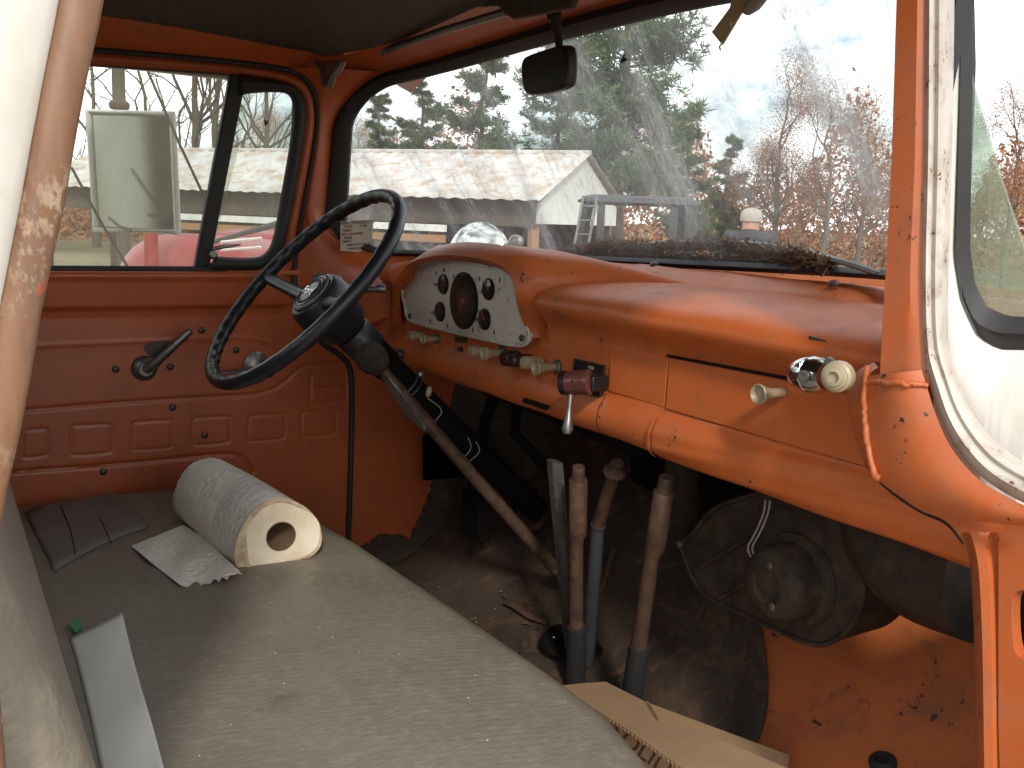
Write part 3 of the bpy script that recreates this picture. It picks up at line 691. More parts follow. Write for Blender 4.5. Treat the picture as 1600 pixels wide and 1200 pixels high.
dash['label'] = 'worn orange metal dashboard with faded dusty top'
dash_seg(-.737, -.545, PROF+FACE[1:], 20, 'dash_end_panel', M['orange_door'], dash)
low = [(1.06, 1.527), (1.045, 1.5305), (1.012, 1.5185), (1.0, 1.512), (.96, 1.508), (.90, 1.50), (.89, 1.45), (.885, 1.41), (.868, 1.395)]+FACE[1:]
dash_seg(-.555, .009, low, 30, 'lower_dash_panel', M['orange_dash'], dash)
# glove box door and the strip beside it, standing a little proud
def face_panel(x0, x1, z0, z1, name, y=.8645, th=.006, n=16):
    mb = MB(); mb.box(((x0+x1)/2, y+th/2, (z0+z1)/2), (x1-x0, th, z1-z0)); return mb.build(name, M['orange_dash'], dash, bevel=.0022)
gx0 = on('y', .8645, 1041, 590)[0]
face_panel(gx0+.003, .69, 1.346, 1.4225, 'glove_box_door', .8635, .0075)
ax0 = on('y', .8655, 950, 600)[0]
face_panel(ax0, gx0-.001, 1.347, 1.4185, 'ashtray_panel', .8658, .006)
roll = [(.867, 1.345), (.866, 1.341), (.859, 1.333), (.853, 1.322), (.850, 1.308), (.852, 1.294), (.859, 1.283), (.873, 1.276), (.90, 1.274)]
rx = on('y', .84, 1012, 680)[0]
dash_seg(rx, .86, [(a-.0035, b-.0025*(b < 1.3)) for a, b in roll], 30, 'dash_roll', M['orange_dash'], dash, capped=False)
dash_seg(rx-.006, rx+.001, [(a-.0065, b-.004*(b < 1.3)) for a, b in roll], 2, 'roll_bead', M['orange_dash'], dash, capped=False)
rx2 = on('y', .842, 926, 650)[0]
dash_seg(rx2, rx2+.0015, [(a-.0012, b-.001*(b < 1.3)) for a, b in roll], 1, 'roll_seam', M['black'], dash, capped=False)
mb = MB(); q0 = on('y', .860, 1043, 556); q1 = on('y', .860, 1236, 592); mb.tube([q0, q1], .0022, 6); mb.build('glove_box_gap', M['black'], dash)
# little dirty scrape and a slot in the roll
mb = MB(); mb.prism(ony(.838, [(818, 622), (856, 634), (852, 641), (815, 628)]), (0, .004, 0)); mb.build('roll_slot', M['black'], dash)
for q in ((1022, 413), (1302, 443)):
    p = on('y', 1.02, *q); screw(p, (0, -.5, 1), dash, .0075)
mb = MB(); mb.prism([on('y', .832, *p) for p in smooth_curve([(1262, 523), (1275, 528), (1296, 533), (1280, 537), (1264, 532)], 20, True)], (0, .004, 0)); mb.build('paint_scrape', M['screw'], dash)
# hood over the instruments
OA = [(612, 500), (615, 470), (620, 446), (631, 421), (648, 403), (675, 394), (705, 390), (745, 393), (785, 401), (806, 414), (817, 438), (822, 468), (829, 498), (842, 528)]
IA = [(628, 505), (624, 466), (629, 440), (638, 424), (654, 413), (680, 407), (708, 406), (745, 409), (780, 417), (797, 428), (806, 448), (809, 474), (817, 504), (833, 530)]
def lipy(i, y): e = min(i, 59-i); w = np.clip(e/13, 0, 1); w = w*w*(3-2*w); return .8665-(.8665-y)*w
oa = [on('y', lipy(i, .812), *p) for i, p in enumerate(smooth_curve(OA, 60))]; ia = [on('y', lipy(i, .820), *p) for i, p in enumerate(smooth_curve(IA, 60))]; ib = ony(.858, smooth_curve(IA, 60))
# the panel sits back: keep its own outline
PA = [(627, 461), (632, 433), (641, 420), (655, 412), (680, 408), (708, 408), (745, 412), (790, 423), (803, 440), (806, 470), (812, 495), (826, 515), (828, 530), (820, 541), (800, 540), (720, 522), (640, 503), (634, 492), (634, 478)]
rows = [ib, ia, [(a+b)/2+np.array([0, -.010, .0]) for a, b in zip(ia, oa)], oa]
cx0 = np.mean([p[0] for p in oa])
for kk, (y, k) in enumerate(((.835, 1.0), (.87, .93), (.91, .78), (.95, .52), (.985, .22), (1.005, .0))):
    row = []
    for j, p in enumerate(oa):
        zd = prof_z_at(max(y, .86))-.002
        z = zd+(p[2]-1.478)*k if p[2] > 1.478 else p[2]-(1-k)*.03
        ze_ = np.clip((p[2]-1.43)/.035, 0, 1); fl = (1-k)*.9*(p[0]-cx0)*.35*ze_+((.006, .026, .055, .095, .14, .17)[kk]*min(max(p[0]-cx0, 0)/.2, 1)*ze_)
        row.append(np.array([p[0]+fl, max(y, p[1]+.002*kk), z-(1-k)*.004]))
    rows.append(row)
mb = MB(); mb.grid(rows)
mb.build('instrument_hood', M['orange_dash'], dash, ang=50)
# instrument panel
pc = smooth_curve(PA, 90, True, it=2); Y0 = .853
mb = MB(); mb.prism(ony(Y0, pc), (0, .010, 0)); clus = mb.build('instrument_panel', M['panel_white'], truck, bevel=.003, label='scuffed off white instrument panel with five dials')
mb = MB(); L = ony(Y0-.002, pc); mb.tube(L, .0032, 6, closed=True); mb.build('panel_rim', M['panel_white'], clus)
def gauge(px, py, r, name='gauge', needle=None, big=False):
    c = on('y', Y0, px, py); mb = MB()
    mb.lathe([(r*1.06, .0005), (r*1.06, .003), (r, .0045), (r*.97, .001), (r*.96, -.004)], c, (0, -1, 0), 40)
    g = mb.build(name, M['dial'], clus)
    mb = MB(); mb.lathe([(r*.97, .0006), (0, .0006)], c, (0, -1, 0), 40); f = mb.build('dial_face', M['dial' if big else 'dialgrey'], clus)
    mb = MB(); n = 24 if big else 7
    for k in range(n):
        a = R(-130+260*k/(n-1)) if big else R(-60+120*k/(n-1)); r0, r1 = r*(.80 if k % 2 == 0 else .86), r*.93
        p0 = c+np.array([math.sin(a)*r0, -.0014, math.cos(a)*r0]); p1 = c+np.array([math.sin(a)*r1, -.0014, math.cos(a)*r1]); mb.tube([p0, p1], .0006 if big else .0004, 4)
    if big: mb.lathe([(r*.45, .001), (r*.45, .002), (0, .002)], c, (0, -1, 0), 30)
    mb.build('dial_marks', M['mark'], clus) if not big else mb.build('dial_marks', M['dialgrey'], clus)
    a = R(needle); mb = MB(); mb.tube([c+np.array([-math.sin(a)*r*.15, -.003, -math.cos(a)*r*.15]), c+np.array([math.sin(a)*r*.72, -.003, math.cos(a)*r*.72])], [.0016, .0007], 6)
    mb.lathe([(r*.10, .001), (r*.10, .004), (0, .0045)], c, (0, -1, 0), 14); mb.build('needle', M['red_needle'], clus)
    mb = MB(); mb.lathe([(r*.98, .0055), (r*.6, .0068), (0, .0074)], c, (0, -1, 0), 32); mb.build('dial_glass', M['gaugeglass'], clus)
gauge(725.5, 470, .0505, 'speedometer', -145, True)
for q, nd in (((694, 444), 30), ((689, 487), -30), ((764.5, 452), 20), ((758.5, 499), -40)): gauge(*q, .0185, 'gauge', nd)
for i, q in enumerate(((633, 505), (640.5, 494), (815, 528))):
    if i: screw(on('y', Y0-.001, *q), (0, -1, 0), clus, .006)
mb = MB()
for q in ((681, 427), (708.5, 432), (748.5, 436), (780.5, 438), (672, 502), (699, 509), (738.5, 516), (772, 520)):
    c = on('y', Y0-.0006, *q); mb = MB(); mb.prism([c+np.array([-.003, 0, 0]), c+np.array([0, 0, .006]), c+np.array([.003, 0, 0]), c+np.array([0, 0, -.005])], (0, .002, 0)); mb.build('warning_arrow', M['ink'], clus)

def ptext(s, q, size): return text(s, size, M['ink'], 'dial_lettering', clus, on('y', Y0-.0004, *q), (1, 0, 0), (0, 0, 1), .0003)
for s, q in (('TEMP', (681, 445)), ('FUEL', (677, 489)), ('OIL', (752, 456)), ('AMP', (746, 500)), ('HI', (694, 423)), ('MPH', (745, 486))): ptext(s, q, .009)
# row of pull knobs under the panel
def knob(px, py, y, r, kind, L=.03, collar=True, mat='cream', name='pull_knob', label=None, par=None):
    c = on('y', y, px, py); mb = MB(); par = par or dash
    if kind == 'cup': mb.lathe([(r*.45, -L), (r*.5, -L*.5), (r*.62, -L*.3), (r*.95, -.002), (r, .001), (r*.92, .0025), (r*.78, .001), (r*.70, -.004), (0, -.005)], c, (0, -1, 0), 22)
    elif kind == 'drum': mb.lathe([(r*.8, -L), (r*.85, -L*.6), (r, -L*.5), (r, 0), (r*.85, .003), (0, .003)], c, (0, -1, 0), 20)
    else: mb.lathe([(r, -L), (r, -L*.2), (r*.9, 0), (r*.6, .001), (r*.5, -.003), (0, -.003)], c, (0, -1, 0), 20)
    k = mb.build(name, M[mat], par, label=label)
    if collar:
        mb = MB(); b = np.array([c[0], .868, c[2]]); mb.lathe([(r*.95, 0), (r*.95, .004), (r*.7, .007), (r*.3, .007)], b, (0, -1, 0), 18); mb.build('knob_collar', M['steel'], par)
    return k
knob(640.5, 525, .835, 0.0101, 'drum', .03, False, 'cream'); knob(661, 530, .835, 0.0106, 'cup', .032, True, 'cream')
knob(737, 549, .838, 0.0101, 'drum', .03, False); knob(757, 552.5, .830, 0.0128, 'cup', .034, True)
knob(788, 560, .842, 0.0141, 'drum', .024, True, 'maroon', label='dark maroon pull knob'); knob(800, 563, .830, 0.0114, 'drum', .036, False, 'maroon', label='dark maroon pull knob')
knob(819, 567, .832, 0.0110, 'drum', .034, False); knob(838, 575, .826, 0.0128, 'cup', .040, True)
knob(621, 553, .84, 0.0114, 'drum', .03, False, 'bluelever', label='dark pull knob')
mb = MB(); mb.prism(ony(.867, [(712, 526), (730, 528), (729, 536), (712, 534)]), (0, -.0015, 0)); mb.prism(ony(.867, [(716, 543), (722, 541), (725, 551), (719, 556), (713, 553)]), (0, -.0015, 0)); mb.build('knob_label', M['ink'], dash)
# glove box knob
knob(1186, 616, .822, .0125, 'cup', .040, False, 'cream', 'glove_box_knob')
# black plate with the reddish control cylinder and hanging lever
pl = ony(.862, [(898, 560), (945, 571), (938, 621), (890, 612)])
mb = MB(); mb.prism(pl, (0, .003, 0)); plate = mb.build('instruction_plate', M['plate'], truck, bevel=.001, label='black instruction plate behind the reddish control')
mb = MB(); mb.tube([q+np.array([0, -.001, 0]) for q in pl], .0009, 5, closed=True); mb.build('plate_border', M['steel'], plate)
d1 = (pl[1]-pl[0])/np.linalg.norm(pl[1]-pl[0])
for i, s in enumerate(('PUSH', 'FORWARD', 'FOR', 'POWER', 'RELEASE')):
    u = .16+.15*i; o_ = (pl[0]*(1-u)+pl[3]*u)*.4+(pl[1]*(1-u)+pl[2]*u)*.6; text(s, .0062, M['mark'], 'plate_lettering', plate, o_+np.array([0, -.0012, 0]), d1, (0, 0, 1), .0002)
ca = on('y', .815, 889, 598); cb = on('y', .835, 924, 597)
mb = MB(); ax_ = cb-ca; Lc = np.linalg.norm(ax_); rr = .0185
mb.lathe([(rr*.55, -.008), (rr*.85, -.006), (rr, 0), (rr, Lc*.72), (rr*1.03, Lc*.74), (rr*1.03, Lc*.95), (rr*.9, Lc)], ca, ax_, 28)
ctl = mb.build('trailer_brake_control', M['copper'], truck, label='reddish metal control cylinder with a hanging lever')
mb = MB(); mb.lathe([(rr*.75, -.014), (rr*.98, -.012), (rr*.98, -.004), (rr*.9, -.003)], ca, ax_, 24); mb.lathe([(.003, .0), (.003, .001)], (ca+cb)/2+np.array([0.003, -rr, .003]), (.1, -1, .15), 10); mb.build('control_cap', M['plate'], ctl)
l0 = on('y', .815, 892, 612); l1 = on('y', .805, 886, 678)
mb = MB(); mb.tube([l0, l0*.7+l1*.3, l0*.35+l1*.65, l0*.12+l1*.88, l1], [.0042, .0036, .0055, .0095, .0060], 12); mb.build('control_lever', M['steel'], ctl)
mb = MB(); mb.box((ca+cb)/2+np.array([.004, .022, 0]), (.035, .03, .025)); mb.build('control_mount', M['plate'], ctl, bevel=.003)
# chrome spot lamp handle end with the cream disc (by the pillar)
e0 = on('y', .80, 1236, 582); e1 = on('y', .79, 1292, 588); ax_ = e1-e0; Lc = np.linalg.norm(ax_)
mb = MB(); q = [(.0005, 0), (.010, .004), (.0165, .014), (.0195, .028), (.020, .036), (.0192, .0365), (.0192, .038), (.0200, .0385), (.0185, .05), (.014, Lc)]
mb.lathe(q, e0, ax_, 28); spot = mb.build('spotlight_control', M['chrome'], truck, label='chrome egg shaped control with a cream plastic knob')
mb = MB(); c = on('y', .745, 1306, 589); v = Vector(CAM)-Vector(c); axd = Vector((.35, -.9, .05))
r0 = .0155; mb.lathe([(r0*.6, -.028), (r0*.8, -.02), (r0, -.012), (r0*1.02, -.006), (r0*.96, .0), (r0*.80, .002), (r0*.78, .004), (r0*.60, .005), (r0*.58, .007), (r0*.36, .008), (r0*.34, .004), (0, .004)], c, axd, 32); mb.build('control_knob', M['cream'], spot)
mb = MB(); mb.lathe([(.006, -.01), (.006, .0), (.004, .003), (0, .003)], on('y', .77, 1295, 566), (.2, -.9, .4), 12); mb.lathe([(.004, -.01), (.004, 0), (0, .002)], on('y', .79, 1284, 606), (.2, -.9, 0), 10); mb.lathe([(.0065, 0), (.0065, .003), (.004, .0035), (0, .002)], on('y', .772, 1257, 588), (.1, -1, .1), 14); mb.build('control_screw', M['steel'], spot)

# ================================================================== STEERING
TH = R(43); A_ = np.array([0, math.cos(TH), -math.sin(TH)]); WC = on('x', -.37, 474, 446); RW = .228
Ux = np.array([1., 0, 0]); Uv = np.array([0, math.sin(TH), math.cos(TH)])
mb = MB(); n = 228; pts = []; sec = []
for i in range(n):
    a = 2*math.pi*i/n; dr = math.cos(a)*Ux+math.sin(a)*Uv; c = WC+RW*dr; ring = []
    fing = .0030*(.5+.5*math.cos(i*math.pi*2/6))
    for t in np.linspace(0, 2*math.pi, 12, endpoint=False):
        ro = .0140; q = math.cos(t)
        if q < .1: ro -= fing*min(1, (.1-q)*1.6)
        ring.append(c+dr*ro*math.cos(t)*.92+A_*ro*math.sin(t))
    sec.append(ring)
mb.grid(sec, closeu=True, closev=True); sw = mb.build('steering_wheel', M['wheel'], truck, ang=80, label='black ridged steering wheel with silver horn cap')
hubc = WC+A_*.035
mb = MB(); mb.lathe([(.050, -.012), (.056, -.004), (.058, .010), (.060, .030), (.050, .055), (.047, .075), (.040, .085)], hubc, A_, 36); mb.build('hub', M['wheel'], sw)
for ang in (0, 180):
    a = R(ang); dr = math.cos(a)*Ux+math.sin(a)*Uv
    mb = MB(); mb.tube([WC+dr*(RW-.004)+A_*.004, WC+dr*RW*.75+A_*.018, WC+dr*RW*.45+A_*.034, WC+dr*.035+A_*.042], [.0125, .0125, .014, .018], 12, flat=.75, up=A_); mb.build('spoke', M['wheel'], sw)
cap = hubc-A_*.013
mb = MB(); mb.lathe([(.043, 0), (.043, .003), (.040, .0055), (.037, .0045), (.035, .0055), (.020, .0075), (0, .008)], cap, -A_, 40); mb.build('horn_cap', M['steel'], sw)
mb = MB(); mb.lathe([(.029, .0068), (.029, .0078), (.0275, .0080), (.0265, .0072)], cap, -A_, 36); mb.lathe([(.0355, .005), (.0355, .0068), (.0345, .0068), (.034, .0055)], cap, -A_, 40); mb.build('cap_ring', M['ink'], sw)
text('Ford', .024, M['chrome'], 'cap_script', sw, cap-A_*.0085, Ux, Uv, .0008)
# column
cs = hubc+A_*.075; ce = cs+A_*.62
mb = MB(); mb.tube([cs, cs+A_*.05, cs+A_*.12, cs+A_*.13, ce], [.036, .034, .031, .0275, .0275], 24); colm = mb.build('steering_column', M['black'], truck, label='dark steering column')
mb = MB(); mb.lathe([(.034, 0), (.037, .004), (.037, .05), (.033, .054)], cs+A_*.015, A_, 26); mb.build('column_collar', M['wheel'], colm)
# turn signal lever and its housing
t0 = on('x', -.42, 515, 442); t1 = on('x', -.385, 597, 450)
mb = MB(); mb.lathe([(.012, -.02), (.016, -.01), (.016, .03), (.010, .036)], on('x', -.45, 505, 440), (.4, .9, -.1), 18); mb.build('signal_switch', M['greylever'], colm)
mb = MB(); mb.tube([on('x', -.42, 540, 450), on('x', -.40, 572, 452), on('x', -.385, 596, 451)], [.006, .0065, .0065], 12); mb.lathe([(.007, 0), (.009, .003), (.009, .016), (.006, .019)], on('x', -.388, 588, 451), (.2, .97, 0), 14); mb.build('signal_lever', M['steel'], colm)
# clamp, wires on the column
cc = on('x', -.345, 637, 592)
mb = MB(); base = cs+A_*.175; ring = [base+.031*(math.cos(t)*Ux+math.sin(t)*Uv) for t in np.linspace(0, 2*math.pi, 30, endpoint=False)]
mb.tube(ring, .0022, 6, closed=True); ring2 = [q+A_*.012 for q in ring]; mb.tube(ring2, .0018, 6, closed=True); b_ = base+.036*Ux*.6+Uv*.030; mb.lathe([(.007, -.008), (.007, .008), (.004, .010)], b_, (1, 0, .3), 8); mb.build('hose_clamp', M['steel'], colm)
for k, (p0, p1, sag) in enumerate((((668, 622), (678, 660), 22), ((731, 683), (722, 718), 12), ((744, 690), (732, 722), 14))):
    mid = ((p0[0]+p1[0])/2+sag, (p0[1]+p1[1])/2); mb = MB(); mb.tube([on('x', -.335, *q) for q in smooth_curve([p0, mid, p1], 20)], .0012, 5); mb.build('loose_wire', M['wire'], colm)
mb = MB(); mb.lathe([(.004, -.01), (.006, -.004), (.006, .006), (.003, .01)], on('x', -.335, 670, 612), (0, .2, 1), 10); mb.build('wire_connector', M['cream'], colm)
# long floor shift with the ball knob
k0 = on('y', .655, 581, 560); k1 = on('y', 1.05, 872, 893); dv = (k1-k0)/np.linalg.norm(k1-k0)
mb = MB(); mb.tube([k0, k0+dv*.12, k0*.5+k1*.5+np.array([0, 0, -.003]), k1, k1+dv*.14], [.0095, .0115, .0125, .0135, .0135], 14); shl = mb.build('gear_lever', M['rust'], truck, label='long rusty gear lever with a dark ball knob')
mb = MB(); mb.lathe([(.010, -.030), (.018, -.026), (.026, -.014), (.029, 0), (.027, .012), (.018, .024), (.008, .0285), (0, .029)], k0, -dv, 28); mb.build('ball_knob', M['heater'], shl)
mb = MB(); q = ony(.665, [(578, 583), (606, 590), (640, 632), (664, 668), (662, 674), (630, 645), (604, 605), (596, 588), (579, 586)]); mb.prism(q, (0, .004, 0)); mb.build('shift_bracket', M['steel'], shl, bevel=.001)

# ================================================================== FLOOR, HEATER, LEVERS
FLP = [(.30, .735), (.92, .735), (1.00, .755), (1.05, .80), (1.30, 1.02), (1.42, 1.16), (1.44, 1.52)]
def onfl(px, py, off=0.0, poly=None):
    poly = poly or FLP; r = ray(px, py); best = None
    for i in range(len(poly)-1):
        a = np.array(poly[i]); b = np.array(poly[i+1]); e = b-a
        Mx = np.array([[r[1], -e[0]], [r[2], -e[1]]])
        if abs(np.linalg.det(Mx)) < 1e-9: continue
        t, s = np.linalg.solve(Mx, a-CAM[1:])
        if t > 0 and (s >= -1e-6 or i == 0) and (s <= 1+1e-6 or i == len(poly)-2) and (best is None or t < best): best = t
    p = CAM+best*r; return p+np.array([0, -off*.6, off*.8])
mb = MB(); fy = smooth_curve(FLP, 60, it=2)
mb.grid([[np.array([x, q[0], q[1]+.004*math.sin(x*12)*math.sin(q[0]*9)*(q[0] < 1.1)]) for q in fy] for x in np.linspace(-.75, .95, 60)])
floor = mb.build('cab_floor', M['orange_floor'], truck, ang=60, label='dusty orange cab floor and firewall')
# black floor mat with its ragged edge
FM = [(.30, .745), (.90, .745), (.99, .762), (1.04, .806), (1.29, 1.03), (1.41, 1.17), (1.425, 1.50)]
fm = smooth_curve(FM, 70, it=2)
EDGE = smooth_curve([(1130, 770), (1165, 850), (1183, 930), (1193, 1000), (1201, 1060), (1199, 1110), (1188, 1150), (1170, 1190), (1130, 1230)], 40)
e3 = np.array([onfl(*p, poly=FM) for p in EDGE]); eo = np.argsort(e3[:, 1])
mb = MB(); rows = []
for q in fm:
    xr = np.interp(q[0], e3[eo, 1], e3[eo, 0]); xr = min(xr, .62)
    rows.append([np.array([-.742+(xr+.742)*u, q[0], q[1]+.0035*math.sin(u*31+q[0]*22)*math.sin(u*13)+.002*math.sin(q[0]*70+u*9)]) for u in np.linspace(0, 1, 60)])
mb.grid(rows); fmat = mb.build('floor_mat', M['mat'], truck, solid=.005, label='filthy black floor mat over the orange floor')
# mat folded up the kick panel
flap = [(548, 875), (560, 856), (578, 849), (590, 838), (603, 834), (618, 838), (628, 836), (641, 845), (650, 822), (665, 788), (680, 742), (693, 700), (702, 650), (712, 600), (800, 600), (1000, 700), (900, 1000), (560, 1000)]
jf = []
for i, p in enumerate(resample(flap[:12], 60)): jf.append((p[0]+rng.normal(0, 1.2), p[1]+rng.normal(0, 1.2)))
mb = MB(); mb.prism([on('x', -.733, *p) for p in jf+flap[12:]], (-.004, 0, 0)); mb.build('mat_edge', M['mat'], fmat)
# torn patches, rubbish and debris on the floor
mb = MB(); mb.prism([onfl(*p, .012, FM) for p in smooth_curve([(806, 808), (826, 792), (850, 800), (858, 822), (838, 840), (815, 830)], 24, True)], (0, .003, .004)); mb.build('bent_bracket', M['rust'], truck)
deb = MB()
for _ in range(60):
    px, py = rng.uniform(640, 880), rng.uniform(880, 1020); p = onfl(px, py, .004, FM); a = rng.uniform(0, 6.28); l = rng.uniform(.004, .02)
    deb.tube([p, p+np.array([math.cos(a)*l, math.sin(a)*l, .003])], rng.uniform(.0008, .0025), 5)
deb.tube([onfl(*p, .008, FM) for p in ((795, 945), (810, 950), (835, 968), (858, 978))], [.010, .014, .012, .006], 8, flat=.5)
tag(deb.build('floor_debris', M['rust']), 'brown grit and twigs scattered on the floor mat', 'debris', kind='stuff')
mb = MB()
for r in range(2): pass
mb.box((-.50, 1.03, .93), (.09, .03, .10)); mb.tube([(-.50, 1.02, .99), (-.50, 1.05, 1.15), (-.50, 1.10, 1.30)], .014, 8); mb.build('brake_pedal', M['black'], truck, bevel=.01)
mb = MB(); q = onx(-.66, [(660, 678), (700, 672), (705, 748), (660, 752)]); mb.prism(q, (0, .05, 0)); mb.build('relay_box', M['black'], kick, bevel=.004)
mb = MB(); mb.tube([(-.60, 1.05, 1.23), (-.2, 1.0, 1.24), (.05, 1.02, 1.22), (.2, 1.08, 1.25)], .018, 10); mb.tube([(-.45, 1.1, 1.2), (-.33, 1.02, 1.16), (-.30, 1.12, 1.05)], .012, 8); mb.build('wiring_harness', M['black'], truck)
# heater box
HX = [(1062, 851), (1072, 842), (1086, 832), (1098, 812), (1118, 792), (1160, 778), (1210, 762), (1260, 762), (1302, 782), (1332, 820), (1350, 870), (1351, 915), (1343, 960), (1322, 990), (1290, 1010), (1255, 1004), (1215, 985), (1180, 968), (1130, 945), (1100, 930), (1080, 900), (1070, 870)]
hp3 = ony(.985, smooth_curve(HX, 90, True)); mb = MB(); mb.prism(hp3, (0, .11, 0)); heat = mb.build('heater', M['heater'], truck, bevel=.006, label='dark dusty heater blower under the dashboard')
mb = MB(); mb.tube([q+np.array([0, -.001, 0]) for q in hp3], .0035, 6, closed=True); mb.build('casing_flange', M['heater'], heat)
hc = on('y', .985, 1246, 905)
mb = MB(); mb.lathe([(.066, 0), (.064, .007), (.053, .010), (.052, .035), (.046, .052), (.040, .056), (.026, .057), (.024, .052), (0, .052)], hc, (-.05, -1, 0), 36); mot = mb.build('heater_motor', M['heater'], heat)
m_ = on('y', .932, 1206, 884); m2_ = on('y', .932, 1210, 948)
for q_ in (m_, m2_, on('y', .98, 1064, 850)): mb = MB(); mb.lathe([(.006, 0), (.006, .005), (.0035, .007), (0, .007)], q_, (-.05, -1, 0), 8); mb.build('motor_bolt', M['rust'], heat)
mb = MB()
for a, b in (((1088, 890), (1170, 840)), ((1125, 935), (1175, 905))): mb.tube([on('y', .983, *a), on('y', .983, *b)], .004, 8)
mb.build('casing_rib', M['heater'], heat)
for d in (0, 7):
    mb = MB(); mb.tube([on('y', .955, *p) for p in smooth_curve([(1196+d, 782), (1194+d, 802), (1178+d, 838), (1166+d, 856), (1176+d, 876), (1192+d, 886)], 26)], .0014, 6); mb.build('motor_wire', M['wire'], heat)
mb = MB(); mb.tube([on('y', 1.03, *p) for p in smooth_curve([(1395, 740), (1400, 810), (1440, 872), (1540, 900)], 24)], [.06, .075, .08, .08], 24); 
mb.build('heater_duct', M['heater'], truck)
mb = MB(); mb.tube([(.1, 1.10, 1.25), (.14, 1.06, 1.17), (.20, 1.02, 1.12)], .030, 12); mb.build('heater_hose', M['heater'], heat)
mb = MB(); mb.box((.35, 1.30, 1.20), (1.25, .02, .36)); mb.box((.82, 1.17, 1.09), (.012, .60, .34)); mb.build('firewall_dark_sheet', M['black'], truck)  # near-black sheets added to keep the dim heater corner dark
mb = MB(); mb.box((.828, 1.17, .98), (.012, .62, .54)); mb.build('kick_panel', M['orange_door'], truck)
# creases and stain lines of the toe board
mb = MB()
for q in ([(1430, 1040), (1415, 1062), (1392, 1110), (1378, 1145)], [(1370, 1100), (1350, 1160), (1330, 1210)]): mb.tube([onfl(*p, -.0012) for p in smooth_curve(q, 20)], [.001, .0028, .0016, .001], 5)
pass
mb = MB(); p = onfl(1381, 1196, .004); mb.lathe([(.019, 0), (.019, .006), (.011, .010), (.010, .005), (0, .005)], p, (0, -.3, 1), 24); mb.build('rubber_plug', M['rubber'], floor)
mb = MB(); p = onfl(1351, 1103, .001); mb.lathe([(.008, 0), (.007, .004), (0, .006)], p, (0, -.6, .8), 14); mb.build('floor_bolt', M['orange_floor'], floor)
# four floor levers
def lever_tube(name, pts, rad, mat, label, flat=1.0, seg=14, up=None):
    mb = MB(); mb.tube(pts, rad, seg, flat=flat, up=up); return mb.build(name, M[mat], truck, label=label, ang=50)
la, lb = on('y', .90, 866, 720), on('y', .985, 892, 1010)
mb = MB(); w = np.array([.0165, 0, 0]); dn = (lb-la); T_ = dn/np.linalg.norm(dn)
fl_ = []
for u in np.linspace(0, 1.12, 12):
    c = la+dn*u; k = 1-.25*min(u, 1); fl_.append([c+np.array([-.017*k, 0, 0]), c+np.array([-.014*k, -.007, 0]), c+np.array([.006*k, -.0085, 0]), c+np.array([.017*k, -.002, 0]), c+np.array([.016*k, .007, 0]), c+np.array([-.01*k, .007, 0])])
mb.grid(fl_, closev=True); mb.f.append((0, 1, 2, 3, 4, 5)); mb.build('flat_lever', M['greylever'], truck, ang=30, label='flat grey floor lever, leftmost of four')
def stepped(px0, py0, px1, py1, y0, y1, name, label):
    a = on('y', y0, px0, py0); b = on('y', y1, px1, py1); d = b-a; L = np.linalg.norm(d); t = d/L
    x = np.cross(t, np.array([0, 1., 0])); x /= np.linalg.norm(x)
    if x[0] < 0: x = -x
    P_ = lambda u, s=0: a+t*u*L+x*s
    mb = MB(); mb.tube([P_(0), P_(.005), P_(.055), P_(.06)], [.0095, .0105, .0108, .0108], 16)
    mb.tube([P_(.055), P_(.06), P_(.25), P_(.285), P_(.31, -.003), P_(.34, -.004), P_(.80, -.002)], [.0145, .0155, .0155, .0155, .0125, .0118, .0135], 16)
    lv = mb.build(name, M['rust'], truck, ang=50, label=label)
    mb = MB(); rr = []; pp = []
    for i in range(26): u = .72+.42*i/25; pp.append(P_(u)); rr.append(.0165+.0004*(i % 3)+.0001*i)
    mb.tube(pp, rr, 16); mb.build('tape_wrap', M['tape'], lv)
    return lv
stepped(904, 729, 900, 1064, .880, .965, 'hand_lever', 'rusty orange brown lever with black taped foot, second from left')
stepped(1041, 745, 985, 1100, .90, .955, 'hand_lever', 'rusty brown lever with black taped foot, rightmost of four')
a, b, c = on('y', .93, 960, 738), on('y', .95, 934, 822), on('y', 1.0, 920, 1010)
mb = MB(); mb.tube([a, a*.5+b*.5, b*.96+a*.04], [.0105, .0112, .0112], 14); mb.tube([b*.96+a*.04, b, b*.99+c*.01], [.013, .0135, .0125], 14); mb.tube([b, b*.5+c*.5, c, c+(c-b)*.15], [.0118, .0125, .0125, .0125], 14); gl_ = mb.build('slim_lever', M['bluelever'], truck, ang=50, label='slim blue grey lever with a push button top')
mb = MB(); tdir = (a-b)/np.linalg.norm(a-b); mb.lathe([(.010, -.004), (.0185, -.002), (.019, .001), (.014, .003), (.005, .006), (.005, .017), (.0105, .0185), (.0105, .0225), (.007, .024), (0, .024)], a, tdir, 22); mb.tube([a, a*.55+b*.45, b], .0114, 14); mb.build('push_button', M['rust'], gl_)
mb = MB(); mb.tube([on('y', 1.02, 958, 860), on('y', 1.03, 930, 955)], .004, 6); mb.build('lever_rod', M['rust'], gl_)
mb = MB(); mb.lathe([(.075, 0), (.07, .006), (.05, .009)], onfl(905, 1000, 0, FM), (0, -.1, 1), 26); mb.build('lever_plate', M['black'], truck)

